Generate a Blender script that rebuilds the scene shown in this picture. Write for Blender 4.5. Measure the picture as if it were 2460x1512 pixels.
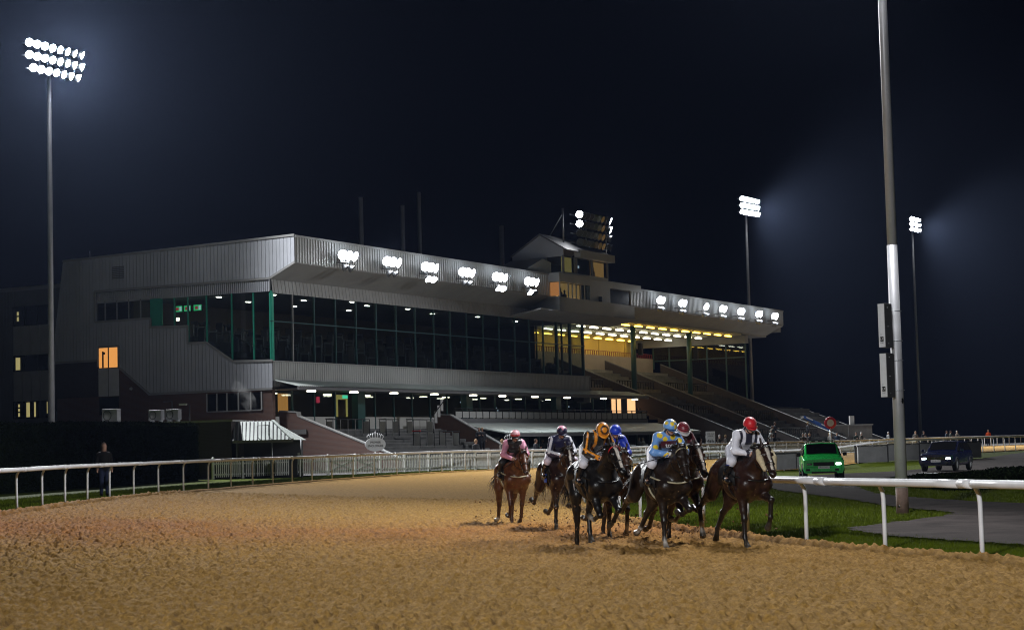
import bpy, bmesh, math, random
import numpy as np
from mathutils import Vector, Matrix, Euler

for _o in list(bpy.data.objects):
    bpy.data.objects.remove(_o, do_unlink=True)
scene = bpy.context.scene
COL = scene.collection
R = math.radians
random.seed(7)
RNG = np.random.default_rng(7)

# ---------------------------------------------------------------- camera
CAM_H = 1.77
cam_data = bpy.data.cameras.new('camera')
cam_data.sensor_width = 36.0
cam_data.lens = 36.0 * 4450.0 / 2460.0
cam_data.clip_start = 0.5
cam_data.clip_end = 3000.0
cam = bpy.data.objects.new('camera', cam_data)
COL.objects.link(cam)
cam.matrix_world = (Matrix.Translation((0, 0, CAM_H)) @ Matrix.Rotation(math.pi / 2 + math.atan(319.0 / 4450.0), 4, 'X')
                    @ Matrix.Rotation(-0.025, 4, 'Z'))
scene.camera = cam

# ---------------------------------------------------------------- night sky
world = bpy.data.worlds.new('World')
scene.world = world
world.use_nodes = True
_bg = world.node_tree.nodes['Background']
_bg.inputs['Color'].default_value = (0.16, 0.22, 0.85, 1)
_bg.inputs['Strength'].default_value = 0.0018

# ---------------------------------------------------------------- exposure and sampling
vs = scene.view_settings
vs.view_transform = 'Standard'
vs.look = 'None'
vs.exposure = 0.0
vs.gamma = 1.0
vs.use_curve_mapping = False
cy = scene.cycles
cy.use_denoising = True
try:
    cy.denoiser = 'OPENIMAGEDENOISE'
except Exception:
    pass
cy.max_bounces = 5
cy.diffuse_bounces = 2
cy.glossy_bounces = 3
cy.transmission_bounces = 4
cy.transparent_max_bounces = 10
cy.volume_bounces = 0
cy.sample_clamp_indirect = 0.5
cy.sample_clamp_direct = 0.0
cy.caustics_reflective = False
cy.caustics_refractive = False
cy.use_light_tree = True
cy.filter_width = 1.1

HAZE_DENSITY = 0.00005
FLOOD = 0.36            # overall power of the floodlights


# ================================================================ helpers
def tag(o, label=None, cat=None, group=None, kind=None):
    if label: o['label'] = label
    if cat: o['category'] = cat
    if group: o['group'] = group
    if kind: o['kind'] = kind
    return o


def empty(name, loc=(0, 0, 0), rz=0.0, parent=None):
    o = bpy.data.objects.new(name, None)
    o.empty_display_size = 0.2
    COL.objects.link(o)
    o.location = loc
    o.rotation_euler = (0, 0, rz)
    if parent: o.parent = parent
    return o


def link_mesh(name, me, parent=None):
    o = bpy.data.objects.new(name, me)
    COL.objects.link(o)
    if parent: o.parent = parent
    return o


def copy_tree(o, parent=None):
    c = o.copy()
    COL.objects.link(c)
    c.parent = parent
    for ch in list(o.children):
        copy_tree(ch, c)
    return c


def np_mesh(name, V, Fq, smooth=False, mat=None):
    """Mesh from numpy vertices (n,3) and faces (m,3|4)."""
    me = bpy.data.meshes.new(name)
    V = np.asarray(V, dtype=np.float32)
    Fq = np.asarray(Fq, dtype=np.int32)
    k = Fq.shape[1]
    me.vertices.add(len(V))
    me.vertices.foreach_set('co', V.ravel())
    me.loops.add(Fq.size)
    me.loops.foreach_set('vertex_index', Fq.ravel())
    me.polygons.add(len(Fq))
    me.polygons.foreach_set('loop_start', np.arange(0, Fq.size, k, dtype=np.int32))
    me.polygons.foreach_set('loop_total', np.full(len(Fq), k, dtype=np.int32))
    if smooth:
        me.polygons.foreach_set('use_smooth', np.ones(len(Fq), dtype=bool))
    me.update(calc_edges=True)
    if mat: me.materials.append(mat)
    return me


def set_col(me, C, name='Col'):
    a = me.color_attributes.new(name, 'FLOAT_COLOR', 'POINT')
    C = np.asarray(C, dtype=np.float32)
    if C.shape[1] == 3:
        C = np.concatenate([C, np.ones((len(C), 1), np.float32)], 1)
    a.data.foreach_set('color', C.ravel())


class MB:
    """Collects boxes, prisms, tubes and lathes and links them as one mesh."""
    def __init__(self):
        self.v, self.f, self.sm = [], [], []

    def add(self, vs_, fs, smooth=False):
        n = len(self.v)
        self.v += [tuple(p) for p in vs_]
        self.f += [tuple(i + n for i in q) for q in fs]
        self.sm += [smooth] * len(fs)
        return self

    def box(self, x0, x1, y0, y1, z0, z1, m=None):
        P = [(x0, y0, z0), (x1, y0, z0), (x1, y1, z0), (x0, y1, z0), (x0, y0, z1), (x1, y0, z1), (x1, y1, z1), (x0, y1, z1)]
        if m is not None: P = [m @ Vector(p) for p in P]
        return self.add(P, [(0, 3, 2, 1), (4, 5, 6, 7), (0, 1, 5, 4), (1, 2, 6, 5), (2, 3, 7, 6), (3, 0, 4, 7)])

    def bar(self, a, b, w, h=None):
        """Square bar between two points."""
        a, b = Vector(a), Vector(b)
        h = h or w
        d = (b - a).normalized()
        up = Vector((0, 0, 1)) if abs(d.z) < 0.95 else Vector((0, 1, 0))
        s = d.cross(up).normalized()
        t = s.cross(d).normalized()
        P = []
        for p in (a, b):
            for i, j in ((-1, -1), (1, -1), (1, 1), (-1, 1)):
                P.append(p + s * (w / 2 * i) + t * (h / 2 * j))
        return self.add(P, [(0, 3, 2, 1), (4, 5, 6, 7), (0, 1, 5, 4), (1, 2, 6, 5), (2, 3, 7, 6), (3, 0, 4, 7)])

    def prism(self, poly, axis, a0, a1):
        """Extrude a 2D polygon along axis 'x','y' or 'z' from a0 to a1."""
        def mk(p, a):
            return {'x': (a, p[0], p[1]), 'y': (p[0], a, p[1]), 'z': (p[0], p[1], a)}[axis]
        n = len(poly)
        V = [mk(p, a0) for p in poly] + [mk(p, a1) for p in poly]
        Fs = [tuple(range(n - 1, -1, -1)), tuple(range(n, 2 * n))]
        for i in range(n):
            j = (i + 1) % n
            Fs.append((i, j, n + j, n + i))
        return self.add(V, Fs)

    def tube(self, pts, rad, seg=8, cap=True, closed=False):
        pts = [Vector(p) for p in pts]
        n = len(pts)
        rads = rad if isinstance(rad, (list, tuple)) else [rad] * n
        V, Fs = [], []
        prev = None
        for i, p in enumerate(pts):
            d = ((pts[min(i + 1, n - 1)] - pts[max(i - 1, 0)]) if not closed else (pts[(i + 1) % n] - pts[i - 1]))
            d = d.normalized() if d.length > 1e-9 else Vector((0, 0, 1))
            if prev is None:
                up = Vector((0, 0, 1)) if abs(d.z) < 0.9 else Vector((1, 0, 0))
                s = d.cross(up).normalized()
            else:
                s = (prev - d * prev.dot(d)).normalized()
            prev = s
            t = d.cross(s)
            for k in range(seg):
                a = 2 * math.pi * k / seg
                V.append(p + (s * math.cos(a) + t * math.sin(a)) * rads[i])
        m = n if closed else n - 1
        for i in range(m):
            for k in range(seg):
                i2 = (i + 1) % n
                Fs.append((i * seg + k, i * seg + (k + 1) % seg, i2 * seg + (k + 1) % seg, i2 * seg + k))
        self.add(V, Fs, True)
        if cap and not closed:
            b = len(self.v) - len(V)
            self.f += [tuple(b + k for k in range(seg - 1, -1, -1)), tuple(b + (n - 1) * seg + k for k in range(seg))]
            self.sm += [False, False]
        return self

    def lathe(self, prof, seg=16, m=None):
        """Revolve (r,z) profile about local z; m maps to place."""
        V, Fs = [], []
        for r_, z_ in prof:
            for k in range(seg):
                a = 2 * math.pi * k / seg
                p = Vector((r_ * math.cos(a), r_ * math.sin(a), z_))
                V.append(m @ p if m is not None else p)
        for i in range(len(prof) - 1):
            for k in range(seg):
                Fs.append((i * seg + k, i * seg + (k + 1) % seg, (i + 1) * seg + (k + 1) % seg, (i + 1) * seg + k))
        return self.add(V, Fs, True)

    def build(self, name, mat, parent=None, bevel=0.0, seg=2):
        me = bpy.data.meshes.new(name)
        me.from_pydata(self.v, [], self.f)
        me.polygons.foreach_set('use_smooth', self.sm)
        me.update()
        if mat: me.materials.append(mat)
        o = link_mesh(name, me, parent)
        if bevel:
            bv = o.modifiers.new('bevel', 'BEVEL')
            bv.width = bevel
            bv.segments = seg
            bv.limit_method = 'ANGLE'
        return o


def disc(r, seg=20, m=None, z=0.0):
    P = [Vector((r * math.cos(2 * math.pi * k / seg), r * math.sin(2 * math.pi * k / seg), z)) for k in range(seg)]
    if m is not None: P = [m @ p for p in P]
    return P, [tuple(range(seg))]


def aim(loc, target, roll=0.0):
    """Matrix whose +z axis points from loc to target."""
    d = (Vector(target) - Vector(loc)).normalized()
    return Matrix.Translation(loc) @ d.to_track_quat('Z', 'Y').to_matrix().to_4x4()


# ---------------------------------------------------------------- value noise for meshes
def _hash(ix, iy, seed):
    h = (ix.astype(np.int64) * 374761393 + iy.astype(np.int64) * 668265263 + seed * 974711) & 0x7fffffff
    h = ((h ^ (h >> 13)) * 1274126177) & 0x7fffffff
    return ((h ^ (h >> 16)) & 0xffff) / 65535.0


def vnoise(x, y, seed=0):
    ix, iy = np.floor(x), np.floor(y)
    fx, fy = x - ix, y - iy
    fx = fx * fx * (3 - 2 * fx)
    fy = fy * fy * (3 - 2 * fy)
    a = _hash(ix, iy, seed); b = _hash(ix + 1, iy, seed)
    c = _hash(ix, iy + 1, seed); d = _hash(ix + 1, iy + 1, seed)
    return (a + (b - a) * fx) * (1 - fy) + (c + (d - c) * fx) * fy


# ================================================================ materials
def new_mat(name):
    m = bpy.data.materials.new(name)
    m.use_nodes = True
    nt = m.node_tree
    return m, nt, nt.nodes['Principled BSDF']


def rgba(c): return (c[0], c[1], c[2], 1)


def mat(name, col, rough=0.6, metal=0.0, spec=0.5, noise=0.0, nscale=3.0, bump=0.0, bscale=20.0, coat=0.0, sheen=0.0):
    m, nt, b = new_mat(name)
    b.inputs['Base Color'].default_value = rgba(col)
    b.inputs['Roughness'].default_value = rough
    b.inputs['Metallic'].default_value = metal
    b.inputs['Specular IOR Level'].default_value = spec
    b.inputs['Coat Weight'].default_value = coat
    if sheen:
        b.inputs['Sheen Weight'].default_value = sheen
    if noise or bump:
        tc = nt.nodes.new('ShaderNodeTexCoord')
    if noise:
        n = nt.nodes.new('ShaderNodeTexNoise')
        n.inputs['Scale'].default_value = nscale
        n.inputs['Detail'].default_value = 6
        n.inputs['Roughness'].default_value = 0.65
        nt.links.new(tc.outputs['Object'], n.inputs['Vector'])
        mr = nt.nodes.new('ShaderNodeMapRange')
        mr.inputs['From Min'].default_value = 0.3
        mr.inputs['From Max'].default_value = 0.7
        mr.inputs['To Min'].default_value = 1 - noise
        mr.inputs['To Max'].default_value = 1 + noise * 0.6
        nt.links.new(n.outputs['Fac'], mr.inputs['Value'])
        mx = nt.nodes.new('ShaderNodeMix')
        mx.data_type = 'RGBA'
        mx.blend_type = 'MULTIPLY'
        mx.inputs['Factor'].default_value = 1
        mx.inputs['A'].default_value = rgba(col)
        nt.links.new(mr.outputs['Result'], mx.inputs['B'])
        nt.links.new(mx.outputs['Result'], b.inputs['Base Color'])
        mr2 = nt.nodes.new('ShaderNodeMapRange')
        mr2.inputs['To Min'].default_value = max(0.05, rough - 0.15)
        mr2.inputs['To Max'].default_value = min(1, rough + 0.15)
        nt.links.new(n.outputs['Fac'], mr2.inputs['Value'])
        nt.links.new(mr2.outputs['Result'], b.inputs['Roughness'])
    if bump:
        n2 = nt.nodes.new('ShaderNodeTexNoise')
        n2.inputs['Scale'].default_value = bscale
        n2.inputs['Detail'].default_value = 4
        nt.links.new(tc.outputs['Object'], n2.inputs['Vector'])
        bp = nt.nodes.new('ShaderNodeBump')
        bp.inputs['Strength'].default_value = bump
        bp.inputs['Distance'].default_value = 0.02
        nt.links.new(n2.outputs['Fac'], bp.inputs['Height'])
        nt.links.new(bp.outputs['Normal'], b.inputs['Normal'])
    return m


def vcol_mat(name, rough=0.5, spec=0.5, noise=0.12, nscale=25, bump=0.0, bscale=40, sheen=0.0):
    """Colour from the mesh's own colour attribute (patterns of coats and silks)."""
    m = mat(name, (1, 1, 1), rough, 0, spec, noise, nscale, bump, bscale, 0, sheen)
    nt = m.node_tree
    at_ = nt.nodes.new('ShaderNodeAttribute')
    at_.attribute_name = 'Col'
    mx = [n for n in nt.nodes if n.type == 'MIX'][0]
    nt.links.new(at_.outputs['Color'], mx.inputs['A'])
    return m


def emis(name, col, strength, sampled=False):
    m, nt, b = new_mat(name)
    b.inputs['Base Color'].default_value = (0.02, 0.02, 0.02, 1)
    b.inputs['Emission Color'].default_value = rgba(col)
    b.inputs['Emission Strength'].default_value = strength
    m.cycles.emission_sampling = 'FRONT' if sampled else 'NONE'
    return m


def glass_mat(name, tint=(0.55, 0.62, 0.62), rough=0.02, refl=1.0):
    m = bpy.data.materials.new(name)
    m.use_nodes = True
    nt = m.node_tree
    nt.nodes.clear()
    out = nt.nodes.new('ShaderNodeOutputMaterial')
    tr = nt.nodes.new('ShaderNodeBsdfTransparent')
    tr.inputs['Color'].default_value = rgba(tint)
    gl = nt.nodes.new('ShaderNodeBsdfGlossy')
    gl.inputs['Roughness'].default_value = rough
    gl.inputs['Color'].default_value = (0.9, 0.95, 1, 1)
    lw = nt.nodes.new('ShaderNodeLayerWeight')          # Schlick reflectance, same from both sides of a pane
    lw.inputs['Blend'].default_value = 0.5
    pw = nt.nodes.new('ShaderNodeMath'); pw.operation = 'POWER'; pw.inputs[1].default_value = 5.0
    mul = nt.nodes.new('ShaderNodeMath'); mul.operation = 'MULTIPLY_ADD'
    mul.inputs[1].default_value = 0.96 * refl
    mul.inputs[2].default_value = 0.04 * refl
    nt.links.new(lw.outputs['Facing'], pw.inputs[0])
    nt.links.new(pw.outputs[0], mul.inputs[0])
    mx = nt.nodes.new('ShaderNodeMixShader')
    nt.links.new(mul.outputs[0], mx.inputs[0])
    nt.links.new(tr.outputs[0], mx.inputs[1])
    nt.links.new(gl.outputs[0], mx.inputs[2])
    nt.links.new(mx.outputs[0], out.inputs[0])
    return m


M = {}
M['clad'] = mat('clad_silver_grey', (0.48, 0.50, 0.55), 0.55, 0.0, 0.4, 0.12, 0.5)
M['clad_front'] = mat('clad_front_grey', (0.42, 0.43, 0.43), 0.45, 0.0, 0.5, 0.15, 0.4)
M['clad_dark'] = mat('clad_dark_grey', (0.16, 0.16, 0.17), 0.5, 0, 0.4, 0.15, 0.6)
M['flash'] = mat('flashing_grey', (0.30, 0.30, 0.30), 0.5, 0, 0.4, 0.1, 1.0)
M['soffit'] = mat('soffit_grey', (0.33, 0.33, 0.33), 0.7, 0, 0.3, 0.15, 0.5)
M['green'] = mat('green_painted_steel', (0.02, 0.30, 0.20), 0.45, 0, 0.5, 0.15, 2)
M['dkgreen'] = mat('dark_teal_steel', (0.02, 0.07, 0.07), 0.45, 0, 0.5, 0.15, 2)
M['dark'] = mat('dark_interior', (0.07, 0.07, 0.075), 0.8, 0, 0.2, 0.3, 0.7)
M['black'] = mat('matt_black', (0.012, 0.012, 0.013), 0.6, 0, 0.3, 0.2, 5)
M['gloss_black'] = mat('gloss_black', (0.006, 0.006, 0.007), 0.18, 0, 0.5)
M['white'] = mat('white_plastic', (0.78, 0.78, 0.80), 0.35, 0, 0.5, 0.10, 2.5)
M['white_old'] = mat('weathered_white_paint', (0.62, 0.63, 0.60), 0.55, 0, 0.4, 0.25, 3)
M['grey_paint'] = mat('grey_green_paint', (0.20, 0.23, 0.21), 0.6, 0, 0.3, 0.2, 3)
M['steel'] = mat('galvanised_steel', (0.32, 0.33, 0.35), 0.45, 0.6, 0.5, 0.2, 2)
M['pole'] = mat('galvanised_pole', (0.42, 0.42, 0.44), 0.45, 0.25, 0.5, 0.15, 1.5)
M['concrete'] = mat('concrete', (0.22, 0.21, 0.20), 0.85, 0, 0.3, 0.3, 1.3, 0.3, 8)
M['step'] = mat('terrace_concrete', (0.13, 0.13, 0.13), 0.8, 0, 0.3, 0.35, 0.9)
M['step_edge'] = mat('step_nosing', (0.36, 0.36, 0.35), 0.7, 0, 0.3, 0.3, 3)
M['cream'] = mat('cream_wall', (0.62, 0.50, 0.20), 0.7, 0, 0.3, 0.08, 0.5)
M['tan_wall'] = mat('tan_wall', (0.34, 0.27, 0.21), 0.8, 0, 0.3, 0.15, 0.8)
M['roof_pale'] = mat('pale_roof_sheet', (0.40, 0.44, 0.42), 0.5, 0, 0.4, 0.2, 0.5)
M['red'] = mat('red_paint', (0.55, 0.02, 0.03), 0.45, 0, 0.5, 0.1, 4)
M['panel'] = mat('white_infill_panel', (0.46, 0.46, 0.46), 0.6, 0, 0.4, 0.12, 1.0)
M['tyre'] = mat('tyre_rubber', (0.012, 0.012, 0.012), 0.85, 0, 0.2)
M['chrome'] = mat('chrome', (0.7, 0.7, 0.72), 0.12, 1.0)
M['glass'] = glass_mat('stand_glass', (0.60, 0.66, 0.66), 0.02, 1.0)
M['car_glass'] = glass_mat('car_glass', (0.12, 0.14, 0.14), 0.02, 1.0)
M['lamp_white'] = emis('lamp_lens_white', (0.93, 0.96, 1.0), 55, True)
M['lamp_dim'] = emis('lamp_lens_dim', (0.95, 0.97, 1.0), 2.0)
M['tube_white'] = emis('tube_lamp_white', (1.0, 0.95, 0.70), 12, True)
M['tube_amber'] = emis('tube_lamp_amber', (1.0, 0.60, 0.07), 13, True)
M['hall_lamp'] = emis('hall_lamp', (1.0, 0.90, 0.72), 60, True)
M['warm_lamp'] = emis('warm_lamp', (1.0, 0.86, 0.55), 10, True)
M['win_orange'] = emis('window_glow_orange', (1.0, 0.42, 0.10), 0.75)
M['win_yellow'] = emis('window_glow_yellow', (1.0, 0.78, 0.22), 0.5)
M['win_peach'] = emis('window_glow_peach', (1.0, 0.55, 0.25), 1.2)


def brick_mat(name, c1, c2, mortar, sx=1.0):
    m, nt, b = new_mat(name)
    tc = nt.nodes.new('ShaderNodeTexCoord')
    mp = nt.nodes.new('ShaderNodeMapping')
    mp.inputs['Rotation'].default_value = (math.pi / 2, 0, 0)
    # brick courses run with world z whatever way the wall faces
    sep = nt.nodes.new('ShaderNodeSeparateXYZ')
    ad = nt.nodes.new('ShaderNodeMath'); ad.operation = 'ADD'
    cmb = nt.nodes.new('ShaderNodeCombineXYZ')
    nt.links.new(tc.outputs['Object'], sep.inputs[0])
    nt.links.new(sep.outputs['X'], ad.inputs[0]); nt.links.new(sep.outputs['Y'], ad.inputs[1])
    nt.links.new(ad.outputs[0], cmb.inputs['X']); nt.links.new(sep.outputs['Z'], cmb.inputs['Y'])
    br = nt.nodes.new('ShaderNodeTexBrick')
    br.inputs['Scale'].default_value = 1.0
    br.inputs['Color1'].default_value = rgba(c1)
    br.inputs['Color2'].default_value = rgba(c2)
    br.inputs['Mortar'].default_value = rgba(mortar)
    br.inputs['Mortar Size'].default_value = 0.006
    br.inputs['Brick Width'].default_value = 0.225
    br.inputs['Row Height'].default_value = 0.075
    nt.links.new(cmb.outputs[0], br.inputs['Vector'])
    nt.links.new(br.outputs['Color'], b.inputs['Base Color'])
    b.inputs['Roughness'].default_value = 0.85
    return m


M['brick'] = brick_mat('red_brick', (0.13, 0.062, 0.045), (0.10, 0.05, 0.042), (0.16, 0.14, 0.13))
M['brick_dark'] = brick_mat('dark_brick', (0.045, 0.032, 0.030), (0.036, 0.026, 0.025), (0.055, 0.052, 0.05))


def text_obj(name, body, size, matl, parent, m, extrude=0.002, align='CENTER'):
    cu = bpy.data.curves.new(name, 'FONT')
    cu.body = body
    cu.size = size
    cu.extrude = extrude
    cu.align_x = align
    cu.align_y = 'CENTER'
    cu.materials.append(matl)
    tmp = bpy.data.objects.new(name, cu)
    me = bpy.data.meshes.new_from_object(tmp)
    bpy.data.objects.remove(tmp)
    o = link_mesh(name, me, parent)
    o.matrix_local = m
    return o

# ================================================================ terrain
_cp = np.array([
    (10.5, 14, 0), (9.5, 18, 0), (6.8, 27, 0), (3.8, 38, 0), (2.6, 46, 0), (2.1, 55, 0), (2.5, 66, .04), (4.3, 78, .08), (6.3, 88, .14),
    (10.2, 98, .2), (23, 119, .42), (37, 142, .6), (52, 167, .62), (75, 205, .65),
    (-12.2, 14, .42), (-12.5, 20, .43), (-13.2, 40, .45), (-13.35, 55, .46), (-12.5, 67, .48), (-10.7, 76.5, .5), (-8.8, 87, .52),
    (-6.2, 95, .55), (-3, 103, .58), (13, 133, .6), (27, 159, .6), (60, 219, .65),
    (-4, 16, .04), (-4, 30, .05), (-4.5, 45, .08), (-1, 38, .01), (1, 26, 0), (-4, 60, .14), (-2, 75, .2),
    (20, 30, 0), (15, 60, 0), (16, 89, -.04), (28, 108, -.04), (25, 45, 0), (45, 70, 0), (14, 75, -.02), (9, 44, 0), (18, 115, .25),
    (0, 125, .62), (-20, 110, .5), (-35, 60, .45), (-30, 20, .4), (0, 300, .8), (80, 120, .3), (-120, 120, .5), (150, 250, .8), (0, -40, 0), (60, 0, 0),
    (-60, -30, .3), (-100, 400, .9), (220, 60, .2)], float)


def _phi(r): return np.sqrt(r * r + 36.0)


_A = _phi(np.hypot(_cp[:, None, 0] - _cp[None, :, 0], _cp[:, None, 1] - _cp[None, :, 1]))
RBF_W = np.linalg.solve(_A + 0.02 * np.eye(len(_cp)), _cp[:, 2] - 0.3)


def zg(x, y):
    x = np.asarray(x, float); y = np.asarray(y, float)
    sh = x.shape
    xf, yf = x.ravel(), y.ravel()
    out = np.empty(len(xf))
    for i in range(0, len(xf), 100000):
        s = slice(i, i + 100000)
        out[s] = _phi(np.hypot(xf[s, None] - _cp[None, :, 0], yf[s, None] - _cp[None, :, 1])) @ RBF_W + 0.3
    return out.reshape(sh)


def zg1(x, y): return float(zg(np.array([x]), np.array([y]))[0])


# rail lines of the course: inner and outer edge, paired
INNER = [(10.5, 14), (9.5, 18), (6.76, 27.2), (5.09, 32.5), (3.78, 38.4), (2.59, 46.4), (2.1, 55), (2.5, 66), (4.3, 78), (6.3, 88), (10.2, 98), (23, 119), (37, 142), (52, 167), (75, 205)]
OUTER = [(-12.0, 14), (-12.3, 18), (-12.8, 27), (-13.0, 33), (-13.2, 40), (-13.4, 50), (-13.2, 62), (-11.5, 73.5), (-8.8, 87), (-5.2, 97.5), (0.2, 108.5), (13.5, 133.2), (27.8, 159.7), (43, 188), (66, 230)]


def crom(P, t):
    """Catmull-Rom through P at parameters t (array)."""
    P = np.asarray(P, float)
    n = len(P)
    t = np.clip(np.asarray(t, float), 0, n - 1 - 1e-9)
    i = np.floor(t).astype(int)
    f = (t - i)[:, None]
    p0 = P[np.maximum(i - 1, 0)]; p1 = P[i]; p2 = P[np.minimum(i + 1, n - 1)]; p3 = P[np.minimum(i + 2, n - 1)]
    return 0.5 * ((2 * p1) + (p2 - p0) * f + (2 * p0 - 5 * p1 + 4 * p2 - p3) * f ** 2 + (3 * p1 - p0 - 3 * p2 + p3) * f ** 3)


def arc_points(P, spacing, t0=0.0, t1=None, offset=0.0):
    """Points every `spacing` metres along the spline, with tangents."""
    t1 = len(P) - 1 if t1 is None else t1
    t = np.linspace(t0, t1, 4000)
    Q = crom(P, t)
    s = np.concatenate([[0], np.cumsum(np.hypot(*np.diff(Q, axis=0).T))])
    ss = np.arange(0, s[-1], spacing)
    q = np.stack([np.interp(ss, s, Q[:, 0]), np.interp(ss, s, Q[:, 1])], 1)
    e = 0.2
    q2 = np.stack([np.interp(ss + e, s, Q[:, 0]), np.interp(ss + e, s, Q[:, 1])], 1)
    d = q2 - q
    ln = np.hypot(d[:, 0], d[:, 1])
    ln[ln < 1e-6] = 1
    d = d / ln[:, None]
    if len(d) > 1 and np.hypot(*d[-1]) < 0.5: d[-1] = d[-2]
    nrm = np.stack([d[:, 1], -d[:, 0]], 1)
    return q + nrm * offset, d


def grid_faces(nr, nc):
    r = np.arange(nr - 1)[:, None] * nc
    c = np.arange(nc - 1)[None, :]
    a = (r + c).ravel()
    return np.stack([a, a + 1, a + nc + 1, a + nc], 1)


# ---------------------------------------------------------------- grass ground sheet
def grass_mat():
    m, nt, b = new_mat('mown_grass')
    tc = nt.nodes.new('ShaderNodeTexCoord')
    n = nt.nodes.new('ShaderNodeTexNoise'); n.inputs['Scale'].default_value = 1.3; n.inputs['Detail'].default_value = 8; n.inputs['Roughness'].default_value = 0.7
    n2 = nt.nodes.new('ShaderNodeTexNoise'); n2.inputs['Scale'].default_value = 28; n2.inputs['Detail'].default_value = 4
    nt.links.new(tc.outputs['Object'], n.inputs['Vector']); nt.links.new(tc.outputs['Object'], n2.inputs['Vector'])
    cr = nt.nodes.new('ShaderNodeValToRGB')
    cr.color_ramp.elements[0].position = 0.3; cr.color_ramp.elements[0].color = (0.028, 0.044, 0.002, 1)
    cr.color_ramp.elements[1].position = 0.72; cr.color_ramp.elements[1].color = (0.095, 0.120, 0.005, 1)
    mx = nt.nodes.new('ShaderNodeMath'); mx.operation = 'MULTIPLY_ADD'; mx.inputs[1].default_value = 0.5; mx.inputs[2].default_value = 0.0
    ad = nt.nodes.new('ShaderNodeMath'); ad.operation = 'MULTIPLY_ADD'; ad.inputs[1].default_value = 0.5
    nt.links.new(n2.outputs['Fac'], mx.inputs[0]); nt.links.new(n.outputs['Fac'], ad.inputs[0]); nt.links.new(mx.outputs[0], ad.inputs[2])
    nt.links.new(ad.outputs[0], cr.inputs[0]); nt.links.new(cr.outputs[0], b.inputs['Base Color'])
    b.inputs['Roughness'].default_value = 0.85
    b.inputs['Specular IOR Level'].default_value = 0.05
    bp = nt.nodes.new('ShaderNodeBump'); bp.inputs['Strength'].default_value = 0.9; bp.inputs['Distance'].default_value = 0.04
    nt.links.new(n2.outputs['Fac'], bp.inputs['Height']); nt.links.new(bp.outputs['Normal'], b.inputs['Normal'])
    return m


M['grass'] = grass_mat()
M['blade'] = mat('grass_blade', (0.085, 0.115, 0.004), 0.7, 0, 0.1, 0.45, 1.5)
_xs = np.concatenate([np.arange(-420, -60, 20), np.arange(-60, 90, 2.0), np.arange(90, 520, 20)])
_ys = np.concatenate([np.arange(-80, 0, 20), np.arange(0, 240, 2.0), np.arange(240, 800, 20)])
_X, _Y = np.meshgrid(_xs, _ys)
_Z = zg(_X, _Y)
_far = np.clip((np.hypot(_X, _Y) - 250) / 200, 0, 1)
_Z = _Z * (1 - _far) + 0.8 * _far - 0.06
ground = link_mesh('ground', np_mesh('ground', np.stack([_X.ravel(), _Y.ravel(), _Z.ravel()], 1), grid_faces(*_X.shape), True, M['grass']))
tag(ground, 'short green turf of the infield and verges', None, None, 'structure')


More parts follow.
